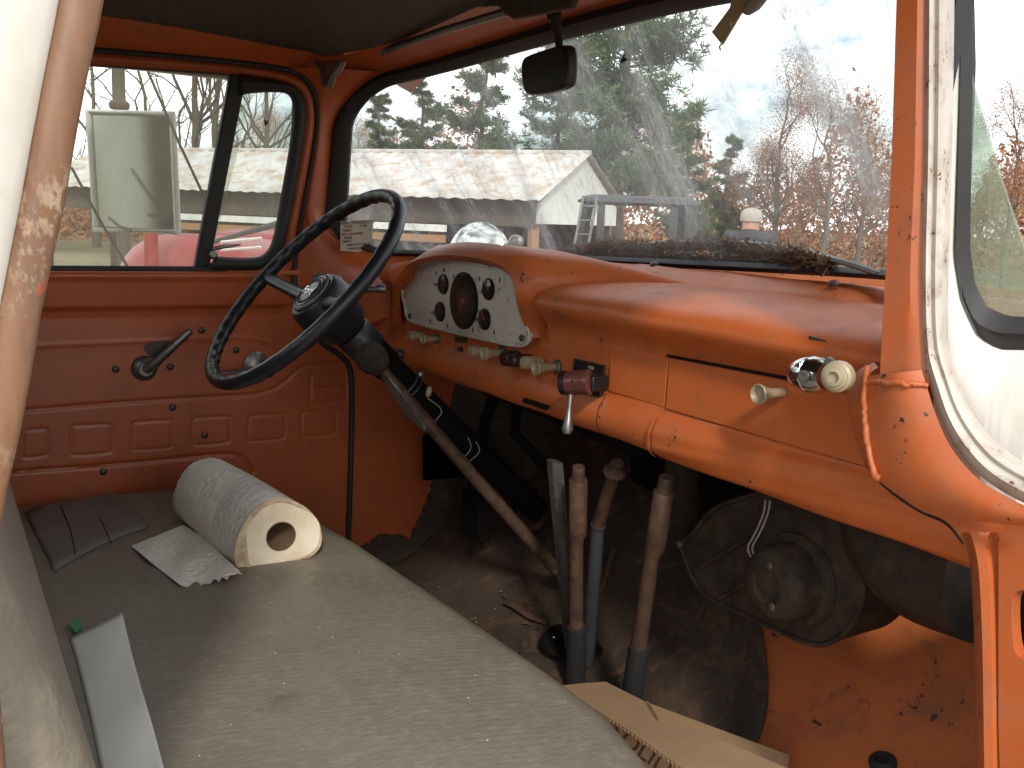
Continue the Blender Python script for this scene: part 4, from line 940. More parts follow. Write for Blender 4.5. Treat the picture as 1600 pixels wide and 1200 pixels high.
# ================================================================== SEAT
FR = [(-.72, .30), (-.70, .375), (-.66, .44), (-.60, .50), (-.52, .555), (-.44, .590), (-.34, .618), (-.20, .632), (0, .645), (.16, .656), (.35, .667), (.47, .668), (.56, .650), (.63, .60), (.66, .52)]
fx = [p[0] for p in FR]; fyv = [p[1] for p in FR]
def seat_front(x): return np.interp(x, fx, fyv)+.010
def zc(x, y):
    yf = seat_front(x); d = yf-y; r = .055
    e = 0 if d >= r else r-math.sqrt(max(r*r-(r-max(d, 0))**2, 0))
    dl = x+.715; e2 = 0 if dl >= .06 else .06-math.sqrt(max(.06**2-(.06-max(dl, 0))**2, 0))
    return 1.030+.006*math.sin(math.pi*np.clip((y-.1)/.55, 0, 1))-.012*max(0, (-.2-x)/.5)-max(e, e2*.9)+.0015*math.sin(x*9)*math.sin(y*13+1)
def oncush(px, py, off=.0):
    z = 1.03
    for _ in range(8): p = on('z', z+off, px, py); z = zc(p[0], p[1])
    return on('z', z+off, px, py)
mb = MB(); rows = []
xs = np.concatenate([-.715+.06*(1-np.cos(np.linspace(0, math.pi/2, 10))), np.linspace(-.65, .66, 90)])
for x in xs:
    yf = seat_front(x); ysq = np.concatenate([np.linspace(.02, yf-.056, 50), yf-.055*(1-np.sin(np.linspace(0, math.pi/2, 16)))])
    row = [np.array([x, y, zc(x, y)]) for y in ysq]
    z0 = row[-1][2]; row += [np.array([x, yf-.002*k, z0-.03*k]) for k in range(1, 7)]
    rows.append(row)
mb.grid(rows); mb.grid([[r[0] for r in [rows[0]]]*2]) if False else None
side = [[p, np.array([p[0]+.004, p[1], .80])] for p in rows[0]]; mb.grid(side)
seat = mb.build('seat_cushion', M['vinyl'], truck, ang=60, label='worn grey brown bench seat cushion')
mb = MB(); rows = []
for x in np.linspace(-.72, .66, 60):
    row = []
    for k in range(40):
        u = k/39; z = .98+.56*u; y = .100-.03*u-.10*u*u+.010*math.sin(math.pi*min(u*1.6, 1))
        if u > .88: y -= .08*((u-.88)/.12)**2; z = .98+.56*(.88+.12*math.sin((u-.88)/.12*math.pi/2)*.8)
        row.append(np.array([x, y, z]))
    rows.append(row)
sd_ = []
for t in np.linspace(0, 1, 8):
    a_ = t*math.pi/2; sd_.append([np.array([.66+.05*math.sin(a_), p[1]-.05*(1-math.cos(a_)), p[2]]) for p in rows[-1]])
sd_.append([np.array([.712, p[1]-.25, p[2]]) for p in rows[-1]])
mb.grid(rows+sd_[1:]); mb.grid([[p, np.array([p[0], p[1]-.16, p[2]-.01])] for p in (r[-1] for r in rows)]); mb.build('seat_back', M['vinyl'], truck, ang=60)
# tape repair on the cushion
tp = [(40, 806), (70, 792), (120, 772), (166, 757), (186, 756), (205, 782), (222, 806), (233, 823), (196, 842), (150, 856), (110, 872), (84, 892), (60, 850)]
A = resample([(40, 800), (84, 892)], 10); B = resample([(176, 754), (233, 823)], 10)
mb = MB(); mb.grid([[oncush(*(A[i]*(1-u)+B[i]*u+np.array([rng.normal(0, .5), -6*math.sin(u*math.pi)])), .0022) for u in np.linspace(0, 1, 24)] for i in range(10)])
mb.build('tape_patch', M['vinylgrey'], seat, solid=.0015, label='smooth grey tape repair on the cushion')
mb = MB()
for q in ((130, 770, 175, 850), (95, 790, 118, 866)): mb.tube([oncush(q[0], q[1], .0036), oncush((q[0]+q[2])/2+4, (q[1]+q[3])/2, .0036), oncush(q[2], q[3], .0036)], .0007, 4)
mb.build('tape_seam', M['black'], seat)
mb = MB()
for _ in range(26):
    px, py = rng.uniform(260, 900), rng.uniform(880, 1190); p = oncush(px, py, .0006)
    mb.lathe([(rng.uniform(.0006, .0016), 0), (0, .0008)], p, (0, 0, 1), 6)
mb.build('lint_specks', M['mark'], seat)

# ================================================================== LOOSE THINGS
PTX = -.14
FCE = [(440, 777), (462, 783), (485, 797), (500, 818), (504, 842), (499, 860), (480, 874), (450, 883), (415, 891), (386, 898), (372, 890), (364, 876), (365, 852), (373, 828), (388, 802), (410, 784)]
face = np.array(onx(PTX, smooth_curve(FCE, 72, True))); fc = face.mean(0)
axr = np.array([-.305, -.035, .004])
roll_t = thing('paper_towel_roll', 'half used dusty white paper towel roll lying on the bench seat', 'paper towel roll', (float(fc[0]-.15), float(fc[1]), 1.033))
mb = MB(); rows = []; nS = 44
for i in range(nS+1):
    u = i/nS; c = fc+axr*u; sc = 1-.05*u+.012*math.sin(u*5); row = []
    for j, p in enumerate(face):
        d = p-fc; th = math.atan2(d[2], d[1]); rad = sc
        rad *= 1-.10*math.exp(-((u-.42)/.16)**2-((th-2.2)/.55)**2)-.05*math.exp(-((u-.62)/.1)**2-((th-2.6)/.3)**2)
        rad *= 1+.010*math.sin(th*3+u*9)+.006*math.sin(th*7-u*15)
        if u > .97: rad *= 1-.12*(u-.97)/.03*rng.uniform(.3, 1)
        q = c+d*rad
        row.append(q)
    rows.append(row)
mb.grid(rows, closev=True); mb.build('paper_sheets', M['paper'], roll_t, ang=80)
# near end: paper ring with spiral relief, and the core
rc = .0245; cc_ = fc+np.array([.0, -.004, .002]); cc_ = on('x', PTX, 439, 838)
inner = [cc_+rc*np.array([0, (p-fc)[1], (p-fc)[2]])/np.linalg.norm((p-fc)[1:]) for p in face]
mb = MB(); rr_ = []
for k in range(16):
    u = k/15; rr_.append([a*(1-u)+b*u+np.array([.0022*(math.sin(u*38)*.35+(.9*math.sin(u*math.pi)))-.0004, 0, 0]) for a, b in zip(inner, face)])
bi = []
for j in range(len(face)):
    d_ = face[j]-fc; th = math.atan2(d_[2], d_[1]); bi.append(.80+.13*math.cos(th-.3)+.05*math.sin(th*3+1)+.03*math.sin(th*5))
def at_(j, u): k = min(int(u*15), 14); w_ = u*15-k; return rr_[k][j]*(1-w_)+rr_[k+1][j]*w_
mb.grid([[at_(j, bi[j]*v) for j in range(len(face))] for v in np.linspace(0, 1, 14)], closev=True); mb.build('paper_end', M['paperend'], roll_t, ang=80)
mb = MB(); mb.grid([[at_(j, bi[j]+(1-bi[j])*v)+np.array([.0025*math.sin(math.pi*min(v*1.5+.15, 1)), 0, 0]) for j in range(len(face))] for v in np.linspace(0, 1, 8)], closev=True); mb.build('brown_paper_layers', M['paperbrown'], roll_t, ang=80)
mb = MB(); mb.grid([[q+axr*t for q in inner] for t in np.linspace(-.003, .9, 6)], closev=True); mb.grid([[q for q in inner], [cc_+(q-cc_)*.95 for q in inner]], closev=True); mb.grid([[cc_+(q-cc_)*.95+axr*t for q in inner] for t in np.linspace(-.004, .9, 6)], closev=True); mb.build('cardboard_core', M['core'], roll_t)
# thicker brown outer wrap edge seen on the end
mb = MB(); mb.tube([p+np.array([.001, 0, 0])+(fc-p)*.02 for p in face[30:66]], .0016, 6); mb.build('sheet_edge', M['sticker'], roll_t)
# loose sheet pulled from under the roll
sh = [(205, 853), (240, 838), (284, 821), (312, 826), (340, 850), (378, 896), (372, 903), (362, 899), (356, 909), (344, 906), (338, 902), (334, 897), (328, 913), (312, 915), (296, 919), (280, 914), (262, 899), (246, 886), (228, 872)]
A = resample([(205, 853), (245, 886), (284, 916), (300, 918)], 26); B = resample([(286, 820), (318, 838), (350, 870), (380, 897)], 26)
mb = MB(); rows = []
for i in range(26):
    row = []
    for u in np.linspace(0, 1, 20):
        q = A[i]*(1-u)+B[i]*u
        if i > 23: q = q+np.array([0, rng.uniform(-4, 3)])
        row.append(oncush(q[0], q[1], .003+.004*math.sin(u*5+i*.3)*math.sin(i*.2)+.003*u))
    rows.append(row)
mb.grid(rows); mb.build('loose_sheet', M['paper'], roll_t, ang=80)
# long pale paper strip against the seat back
Ls = [(108, 996), (120, 1030), (132, 1080), (146, 1140), (160, 1210), (175, 1290)]; Rs = [(191, 956), (197, 985), (213, 1050), (236, 1125), (256, 1200), (276, 1280)]
A = smooth_curve(Ls, 40); B = smooth_curve(Rs, 40); mb = MB()
mb.grid([[oncush(*(A[i]*(1-u)+B[i]*u), .0012+.003*(1+math.sin(i*.35+u*2))*u*u+.004*math.sin(math.pi*u)) for u in np.linspace(0, 1, 14)] for i in range(40)])
tag(mb.build('paper_strip', M['flatpaper'], solid=.0008), 'long pale strip of paper on the cushion against the seat back', 'paper')
mb = MB(); g = [oncush(*p, .006) for p in smooth_curve([(108, 984), (113, 973), (124, 968), (129, 974), (127, 982), (117, 989)], 18, True)]; mb.prism(g, (0, .0, .004)); tag(mb.build('plastic_scrap', M['green']), 'small green plastic scrap by the seat back', 'scrap')
# cardboard box on the floor
box = thing('cardboard_box', 'open brown cardboard box on the floor below the seat edge', 'box', (.36, .85, .75))
fp = [(868, 1072), (905, 1068), (946, 1065), (1000, 1092), (1090, 1140), (1262, 1214), (1150, 1252), (1060, 1196), (990, 1146), (930, 1108)]
def onflap(px, py):                                       # flap: a plane tilted towards the driver
    n = np.array([-.25, -.10, 1.0]); p0 = np.array([.30, .84, .925]); r = ray(px, py); return CAM+r*np.dot(p0-CAM, n)/np.dot(r, n)
mb = MB(); fl3 = [onflap(*p) for p in fp]; mb.prism(fl3, (0, 0, -.005)); mb.build('flap', M['cardboard'], box)
mb = MB(); e_ = resample([fl3[0], fl3[9], fl3[8], fl3[7], fl3[6]], 90); zig = [p+np.array([-.0006, -.001, -.0025+.0016*(1 if i % 2 else -1)]) for i, p in enumerate(e_)]; mb.tube(zig, .0009, 4); mb.build('corrugated_edge', M['core'], box)
mb = MB(); e2 = [onflap(*p)+np.array([0, 0, -.004]) for p in ((1008, 1098), (1012, 1095), (1030, 1124), (1026, 1128))]; mb.prism(e2, (0, 0, .004)); mb.build('torn_strip', M['cardboard'], box)
def onlow(px, py):
    n = np.array([.55, -.45, .70]); p0 = np.array([.36, .74, .87]); r = ray(px, py); return CAM+r*np.dot(p0-CAM, n)/np.dot(r, n)
lw = [(880, 1085), (935, 1116), (990, 1152), (1062, 1203), (1150, 1260), (1000, 1300), (930, 1240)]
mb = MB(); mb.prism([onlow(*p) for p in lw], (-.01, .01, -.02)); mb.build('side_panel', M['cardboard'], box, label='printed side of the box')
tx = onlow(1040, 1222)-onlow(950, 1160); ty = onlow(960, 1130)-onlow(950, 1160)
text('SOLID', .034, M['boxink'], 'box_print', box, onlow(1002, 1174)+np.array([0, 0, .0016]), tx, ty, .0004)
text('My Dear', .026, M['boxink'], 'box_print', box, onlow(984, 1194)+np.array([0, 0, .0016]), tx, ty, .0004)
mb = MB(); mb.box((.36, .86, .80), (.30, .20, .12), Matrix.Rotation(R(22), 3, 'Z')); mb.build('box_body', M['cardboard'], box)
# rear view mirror
mr = [(815, 92), (822, 86), (850, 77), (872, 70), (880, 71), (884, 80), (885, 110), (882, 133), (876, 139), (850, 146), (826, 149), (818, 145), (814, 130), (812, 105)]
mo = ony(.88, smooth_curve(mr, 60, True)); mb = MB(); mb.prism(mo, (.004, .022, .002)); rvm = mb.build('rear_view_mirror', M['darkmirror'], truck, bevel=.005, label='dark rear view mirror hanging from the header')
mb = MB(); mb.tube([on('y', .905, 874, 78), on('y', .905, 873, 56), on('y', .90, 869, 38), on('y', .90, 866, 8)], [.006, .007, .0085, .011], 12); mb.lathe([(.020, 0), (.020, .006), (.012, .018), (.010, .03)], on('y', .90, 866, 2), (0, 0, -1), 18); mb.build('mirror_stem', M['heater'], rvm)
# sticker on the glass
sq = [(532, 346), (584, 343), (580, 396), (532, 392)]
def onws(px, py, off=.003):
    lo_, hi_ = .3, 2.2; r = ray(px, py)
    best = None
    for it in range(60):
        mid = (lo_+hi_)/2; p = CAM+r*mid; t = np.clip((p[2]-1.53)/.39, -.1, 1.1); w_ = WS(np.clip(p[0], -.78, .78), t*.39, off)
        if p[1] > w_[1] or p[0] < -.78: hi_ = mid
        else: lo_ = mid
    return CAM+r*lo_
st = [on('x', -.655, *p) for p in sq]
mb = MB(); mb.prism(st, (-.0012, 0, 0)); stk = mb.build('inspection_sticker', M['sticker'], ws, label='yellowed paper sticker in the lower corner of the windshield')
sx_ = (st[1]-st[0]); sy_ = st[0]-st[3]; wv = np.linalg.norm(sx_); hv = np.linalg.norm(sy_)
for i, (s, sz, u) in enumerate((('INSPECTION RECORD', .0085, .5), ('DATE        19 60', .0075, .45), ('MAKE', .0075, .2), ('OIL CHANGED', .0075, .35), ('MILES', .0075, .22), ('NEXT', .0085, .2), ('LUBRICATE EVERY 1000', .0058, .58), ('MILES OR AS NEEDED', .0058, .58))):
    text(s, sz*1.0, M['ink'], 'sticker_print', ws, st[0]+sx_*u-sy_*(.07+.125*i)+np.array([.0008, 0, 0]), sx_, sy_, .0002)
# hanging card tag and dark clip at the top of the windshield
th_ = thing('hanging_tag', 'tan card tag hanging at the top right of the windshield', 'tag', tuple(map(float, on('y', .80, 1140, 20))))
mb = MB(); mb.prism(ony(.80, [(1150, -30), (1178, -26), (1166, 6), (1128, 70), (1112, 50), (1140, 12)]), (0, .0025, 0)); mb.build('card', M['tagcard'], th_)
mb = MB(); mb.tube(ony(.797, [(1128, 66), (1124, 74), (1126, 78)]), .0012, 5); mb.lathe([(.0035, 0), (0, .001)], on('y', .7985, 1142, 37), (0, -1, 0), 12); mb.build('tag_string', M['mark'], th_)
mb = MB(); mb.tube(ony(.80, [(1205, -40), (1188, -5), (1176, 10), (1166, 20)]), [.010, .011, .011, .007], 12, flat=.5); tag(mb.build('visor_clip', M['vinylgrey']), 'dark rounded clip end beside the hanging card tag', 'clip')
# insect on the glass
bp_ = onws(974, 94, .006); mb = MB(); mb.tube([bp_+np.array([-.007, 0, -.002]), bp_+np.array([-.002, 0, 0]), bp_+np.array([.004, 0, .001]), bp_+np.array([.010, 0, 0])], [.0015, .0035, .0032, .0012], 8)
for k in range(6): s_ = (-1) ** k; q = bp_+np.array([-.004+.003*(k//2), 0, 0]); mb.tube([q, q+np.array([.002*s_, 0, .006*s_]), q+np.array([.006*s_, 0, .009*s_])], .0005, 4)
mb.tube([bp_+np.array([-.002, 0, .002]), bp_+np.array([.002, 0, .010]), bp_+np.array([.003, 0, .016])], .0004, 4)
tag(mb.build('insect', M['bug']), 'small dark insect on the windshield right of the mirror', 'insect')
# small leaf bit stuck on the vent glass
mb = MB(); mb.prism([ondoor(*p, -.003) for p in ((412, 184), (416, 190), (421, 186), (418, 194), (414, 198))], (-.001, 0, 0)); tag(mb.build('leaf_scrap', M['bug']), 'tiny dark leaf scrap stuck on the vent glass', 'leaf')

# ================================================================== OUTSIDE
def struct(o): o['kind'] = 'structure'; return o
def mat_ground():
    m, t, p = mat_new('dry_winter_grass_ground'); n = noise(t, .35, 8, .65); n2 = noise(t, 9, 6, .7); n3 = noise(t, 1.7, 6, .6)
    col = mixc(t, ramp(t, n, .35, .65), (.24, .185, .105), (.155, .13, .065)); col = mixc(t, mathn(t, 'MULTIPLY', ramp(t, n2, .45, .7), .5), col, (.32, .25, .15)); col = mixc(t, mathn(t, 'MULTIPLY', ramp(t, n3, .55, .7), .5), col, (.09, .085, .035))
    t.links.new(col, p.inputs['Base Color']); p.inputs['Roughness'].default_value = .95; bump(t, p, n2, .7, .05); return m
mb = MB(); N = 60; ext = np.sign(np.linspace(-1, 1, N))*np.abs(np.linspace(-1, 1, N))**2.2*900
gp = [[np.array([x, y, (.0 if math.hypot(x, y) < 30 else .35*math.sin(x*.013)*math.cos(y*.017)-.35)]) for y in ext] for x in ext]
mb.grid(gp); struct(mb.build('ground', mat_ground()))
M['needle_green'] = plain('pine_needle_green', (.070, .120, .040), .7, var=.5, scale=1.2, bumpamt=0, c2=(.115, .150, .045), lo=.45, hi=.6)
M['bark'] = plain('grey_brown_bark', (.105, .080, .060), .9, var=.4, scale=6, bumpamt=.5, bd=.02)
M['barkgrey'] = plain('pale_grey_bark', (.17, .145, .12), .9, var=.4, scale=6, bumpamt=.5, bd=.02)
M['brownleaf'] = plain('brown_oak_leaves', (.34, .165, .075), .8, var=.5, scale=1.5, bumpamt=0, c2=(.30, .11, .045), lo=.45, hi=.6)
M['yellowleaf'] = plain('faded_tan_leaves', (.20, .16, .075), .8, var=.4, scale=1.5, bumpamt=0)
M['roofmetal'] = paint('white_roof_metal', (.56, .55, .53), damt=.75, chipamt=.9, rough=.5, dirt=(.30, .17, .09), fade=(.36, .21, .11), fadeamt=.75, scale=.16)
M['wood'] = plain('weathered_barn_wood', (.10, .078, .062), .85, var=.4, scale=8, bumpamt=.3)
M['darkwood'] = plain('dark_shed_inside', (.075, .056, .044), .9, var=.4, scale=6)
M['postwood'] = plain('orange_brown_post', (.36, .19, .08), .8, var=.3, scale=12, bumpamt=.3)
M['whitetrim'] = plain('white_painted_trim', (.70, .69, .66), .6, var=.2, scale=5)
M['redpaint'] = paint('faded_red_truck_paint', (.30, .014, .012), damt=.35, chipamt=.66, rough=.4, dirt=(.16, .04, .035), fade=(.34, .05, .04), scale=.6)
M['oldgrey'] = paint('old_blue_grey_paint', (.034, .036, .038), damt=.45, chipamt=.66, rough=.5, dirt=(.10, .07, .05), scale=.6)
M['cloth'] = plain('dark_grey_shirt', (.050, .046, .055), .9, var=.3, scale=40, bumpamt=.2)
M['skin'] = plain('skin', (.42, .23, .15), .6, var=.15, scale=30, bumpamt=.1)
M['cap'] = plain('pale_cap_cloth', (.42, .38, .33), .9, var=.2, scale=40)
M['jeans'] = plain('blue_jeans', (.05, .065, .10), .9, var=.2, scale=40)
M['rubbertyre'] = plain('dusty_tyre', (.03, .028, .026), .85, var=.3)

def branchy(mb, p, d, L, r, depth, tips, spread=.55, kids=3, up=.15, seg=5, rs=None):
    n = 4; pts = [p]; dd = np.array(d, float)
    for i in range(n):
        dd = dd+rs.normal(0, .14, 3)+np.array([0, 0, up*.3]); dd /= np.linalg.norm(dd); pts.append(pts[-1]+dd*L/n)
    mb.tube(pts, [r, r*.62], seg, caps=False)
    if depth == 0: tips.append((pts[-1], dd)); tips.append((pts[2], dd)); return
    for k in range(kids):
        t = rs.uniform(.35, 1.0) if k else 1.0; i = min(int(t*n), n-1); q = pts[i]+(pts[i+1]-pts[i])*(t*n-i) if t < 1 else pts[-1]
        a = rs.normal(0, 1, 3); a -= dd*np.dot(a, dd); a /= np.linalg.norm(a)
        nd = dd*math.cos(spread*1.1)+a*math.sin(spread*rs.uniform(.7, 1.5)); nd[2] += up; nd /= np.linalg.norm(nd)
        branchy(mb, q, nd, L*rs.uniform(.55, .78), r*(.62 if k == 0 else .45), depth-1, tips, spread, kids, up, max(3, seg-1), rs)
def leaves(mb, tips, n, size, rad, rs):
    for p, d in tips:
        for _ in range(n):
            c = p+rs.normal(0, rad, 3); a = rs.normal(0, 1, 3); a /= np.linalg.norm(a); b = np.cross(a, rs.normal(0, 1, 3)); b /= np.linalg.norm(b)+1e-9; s = size*rs.uniform(.6, 1.4)
            mb.add([c-a*s, c+b*s*.45, c+a*s, c-b*s*.45], [(0, 1, 2, 3)])
def bare_tree(h, seed, kids=3, depth=4):
    rs = np.random.default_rng(seed); mb = MB(); tips = []
    tr = MB(); pts = [np.array([0, 0, 0.])]; 
    for i in range(6): pts.append(pts[-1]+np.array([rs.normal(0, .035*h/6), rs.normal(0, .035*h/6), h*.55/6]))
    tr.tube(pts, [h*.020, h*.011], 8)
    for k in range(7):
        i = rs.integers(2, 6); a = rs.uniform(0, 6.28); d = np.array([math.cos(a)*.7, math.sin(a)*.7, .8]); branchy(mb, pts[i], d/np.linalg.norm(d), h*rs.uniform(.17, .27), h*.007, depth-1, tips, .5, kids, .12, 5, rs)
    branchy(mb, pts[-1], np.array([0, 0, 1.]), h*.26, h*.010, depth, tips, .5, kids, .1, 5, rs)
    return tr, mb, tips, rs
def make_tree(kind, h, seed):
    name = {'oak': 'oak_tree', 'bare': 'bare_tree', 'pine': 'pine_tree'}[kind]
    root = bpy.data.objects.new(name, None); COL.objects.link(root); root.location = (0, 0, 0)
    if kind == 'pine':
        rs = np.random.default_rng(seed); tr = MB(); pts = [np.array([rs.normal(0, .10)*(i > 0), rs.normal(0, .10)*(i > 0), h*i/9]) for i in range(10)]; tr.tube(pts, [h*.017, h*.004], 8)
        nd = MB(); br = MB()
        for k in range(62):
            z = h*rs.uniform(.20, .99); f = 1-(z/h-.20)/.80; L = h*(.042+.19*f**.75)*rs.uniform(.6, 1.15); a = rs.uniform(0, 6.28)
            i = min(int(z/h*9), 8); b0 = pts[i]+(pts[i+1]-pts[i])*(z/h*9-i); d = np.array([math.cos(a), math.sin(a), rs.uniform(-.10, .35)])
            bp = [b0, b0+d*L*.5+np.array([0, 0, .02*L]), b0+d*L+np.array([0, 0, L*rs.uniform(-.05, .25)])]; br.tube(bp, [h*.0035, h*.001], 4, caps=False)
            for _ in range(int(7+L/h*105)):
                u = rs.uniform(.30, 1.05); c = b0+(bp[2]-b0)*u+rs.normal(0, L*.13, 3)*np.array([1, 1, .6]); R0 = h*rs.uniform(.014, .026)
                for _ in range(30):
                    v = rs.normal(0, 1, 3); v[2] = v[2]*.7+.35; v /= np.linalg.norm(v); w = np.cross(v, rs.normal(0, 1, 3)); w /= np.linalg.norm(w); w *= R0*.11
                    s0 = c+v*R0*.15+rs.normal(0, R0*.25, 3); nd.add([s0-w, s0+w, s0+v*R0*1.15], [(0, 1, 2)])
        tr.build('trunk', M['bark'], root); br.build('branches', M['bark'], root); nd.build('crown', M['needle_green'], root)
    else:
        tr, mb, tips, rs = bare_tree(h, seed, 3, 3)
        tr.build('trunk', M['bark'] if kind == 'bare' else M['barkgrey'], root); mb.build('branches', M['bark'] if kind == 'bare' else M['barkgrey'], root)
        if kind == 'oak': lv = MB(); leaves(lv, tips, 110, h*.0042, h*.042, rs); lv.build('crown', M['brownleaf'], root)
    return root
def tree_copy(proto, px, d, h_scale, rot, label, group, first):
    r = proto if first else proto.copy()
    if not first:
        COL.objects.link(r)
        for ch in proto.children:
            c = ch.copy(); COL.objects.link(c); c.parent = r; c.matrix_parent_inverse = Matrix.Identity(4)
    r.location = tuple(far(px, d, -.1)); r.rotation_euler = (0, 0, rot); r.scale = (h_scale,)*3
    r['label'] = label; r['category'] = 'tree'; r['group'] = group; return r
protos = {}
def plant(kind, seed, h0, px, d, top_py, label, group):
    key = (kind, seed); first = key not in protos
    if first: protos[key] = make_tree(kind, h0, seed)
    hh = zat(px, top_py, d)+.1
    tree_copy(protos[key], px, d, hh/h0, seed*1.3+px*.7, label, group, first)
G1 = 'pines behind the shed'; G2 = 'brown leaved trees at the field edge'; G3 = 'bare trees beyond the side window'
plant('pine', 3, 14, 965, 27, -230, 'tallest green pine, right of the rear view mirror', G1)
plant('pine', 4, 12, 745, 34, 35, 'broad pine left of and behind the rear view mirror', G1)
plant('pine', 3, 14, 655, 38, 105, 'lower pine left of the mirror, over the shed roof', G1)
plant('pine', 4, 12, 1072, 36, 195, 'pine on the right flank of the tallest pine', G1)
plant('pine', 3, 14, 1135, 40, 215, 'small pine at the right end of the pines', G1)
plant('pine', 3, 14, 590, 44, 150, 'thin far pine behind the left corner of the windshield', G1)
plant('pine', 4, 12, 862, 38, 50, 'pine right behind the shed gable, left of the tallest pine', G1)
plant('oak', 11, 12, 1215, 36, 140, 'tall thin tree with tan crown right of the pines', G2)
plant('oak', 12, 10, 1290, 32, 165, 'rusty brown oak in the middle of the right hand trees', G2)
plant('oak', 11, 12, 1345, 34, 185, 'brown oak partly hidden by the orange windshield pillar', G2)
plant('oak', 12, 10, 1170, 40, 240, 'low brown tree behind the man in the dark shirt', G2)
plant('oak', 12, 10, 1580, 33, 175, 'brown oak seen right of the open door glass', G2)
plant('oak', 11, 12, 1640, 30, 190, 'brown oak cut by the right edge of the photo', G2)
plant('oak', 11, 12, 1420, 36, 200, 'brown oak just behind the orange pillar', G2)
plant('oak', 12, 10, 1250, 45, 260, 'far low brown tree between the two oaks', G2)
plant('bare', 21, 14, 300, 32, -60, 'thick bare tree left of the window division bar', G3)
plant('bare', 22, 14, 345, 36, -40, 'bare tree crossed by the window division bar', G3)
plant('bare', 21, 14, 420, 40, 20, 'bare tree seen through the vent window', G3)
plant('bare', 22, 14, 150, 40, 20, 'bare tree at the left, above the side mirror', G3)
plant('bare', 21, 14, 235, 48, 40, 'slender far bare tree right of the wooden pole', G3)
plant('bare', 22, 14, 460, 46, 40, 'bare tree half behind the driver side pillar', G3)
plant('oak', 12, 10, 400, 52, 190, 'low brown leaved tree beyond the shed roof at the vent window', G2)
plant('oak', 11, 12, 560, 50, 215, 'low brown tree behind the shed roof at the left of the windshield', G2)
# far wood edge: one mass nobody could count
rs = np.random.default_rng(5); mb = MB()
for _ in range(80000):
    px = rs.uniform(-200, 2100); d = rs.uniform(44, 72); b_ = far(px, d); top = (5.5+2.2*math.sin(px*.02)+1.2*math.sin(px*.053+1))*(1 if px > 520 else .42); z = rs.uniform(0, 1)**1.5*top
    c = b_+np.array([0, 0, z]); a = rs.normal(0, 1, 3); a /= np.linalg.norm(a); b = np.cross(a, rs.normal(0, 1, 3)); b /= np.linalg.norm(b); s = rs.uniform(.07, .22)
    mb.add([c-a*s, c+b*s*.5, c+a*s, c-b*s*.5], [(0, 1, 2, 3)])
tag(mb.build('far_woods', M['brownleaf']), 'brown autumn woods along the far edge of the field', 'woods', kind='stuff')
# wooden pole
p = far(192, 16); mb = MB(); mb.tube([p+np.array([0, 0, -.2]), p+np.array([0, 0, 3.6]), p+np.array([0, 0, 9])], [.105, .095, .09], 12); pole = mb.build('utility_pole', M['bark']); tag(pole, 'brown wooden pole standing above the side mirror', 'pole')
mb = MB(); zz_ = zat(195, 165, 16); mb.lathe([(.13, -.06), (.15, -.03), (.15, .03), (.11, .07)], p+np.array([0, 0, zz_]), (0, 0, 1), 14); mb.build('pole_band', M['rust'], pole)
# shed with a white metal roof
dl, dr = 24.6, 18.4
el = far(60, dl+2.2); er = far(838, dr)                  # eave line ends
ez, rz = 2.06, 2.98
along = (er-el); Ls_ = np.linalg.norm(along); along /= Ls_
perp = np.array([-along[1], along[0], 0]);  perp = perp if np.dot(perp, el-np.array([CAM[0], CAM[1], 0])) > 0 else -perp
shed = thing('shed', 'long open fronted shed with a white metal roof', 'shed', tuple(map(float, (el+er)/2)))
zv = np.array([0, 0, 1.]); wdt = 4.6
def sp(u, v, z): return el+along*u+perp*v+zv*z
mb = MB(); n = 170; rows = []
for i in range(n+1):
    u = -.3+(Ls_+.5)*i/n; cz = .022*(1 if i % 4 < 2 else 0)
    rows.append([sp(u, -.35, ez-.13+cz), sp(u, wdt/2, rz+cz), sp(u, wdt+.35, ez-.13+cz)])
mb.grid(rows); mb.build('roof', M['roofmetal'], shed, ang=20, solid=.01)
mb = MB(); mb.tube([sp(-.3, wdt/2, rz+.03), sp(Ls_+.2, wdt/2, rz+.03)], .05, 6); mb.build('ridge_cap', M['roofmetal'], shed)
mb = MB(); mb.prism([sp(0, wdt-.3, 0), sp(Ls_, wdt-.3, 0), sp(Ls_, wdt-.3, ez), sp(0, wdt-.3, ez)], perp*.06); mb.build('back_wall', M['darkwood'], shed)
mb = MB(); mb.prism([sp(Ls_, 0, ez-.15), sp(Ls_, wdt/2, rz-.03), sp(Ls_, wdt, ez-.15), sp(Ls_, wdt, ez-.55), sp(Ls_, 0, ez-.55)], along*.06); mb.build('gable', M['whitetrim'], shed)
mb = MB(); mb.prism([sp(-.1, 0, ez-.62), sp(Ls_, 0, ez-.62), sp(Ls_, 0, ez-.10), sp(-.1, 0, ez-.10)], perp*.05); mb.build('front_boards', M['wood'], shed)
for u in np.linspace(.2, Ls_-.1, 7): mb = MB(); q = sp(u, .12, .7); mb.box(q, (.16, .16, 1.5)); mb.build('post', M['postwood'] if u > Ls_-.5 else M['darkwood'], shed)
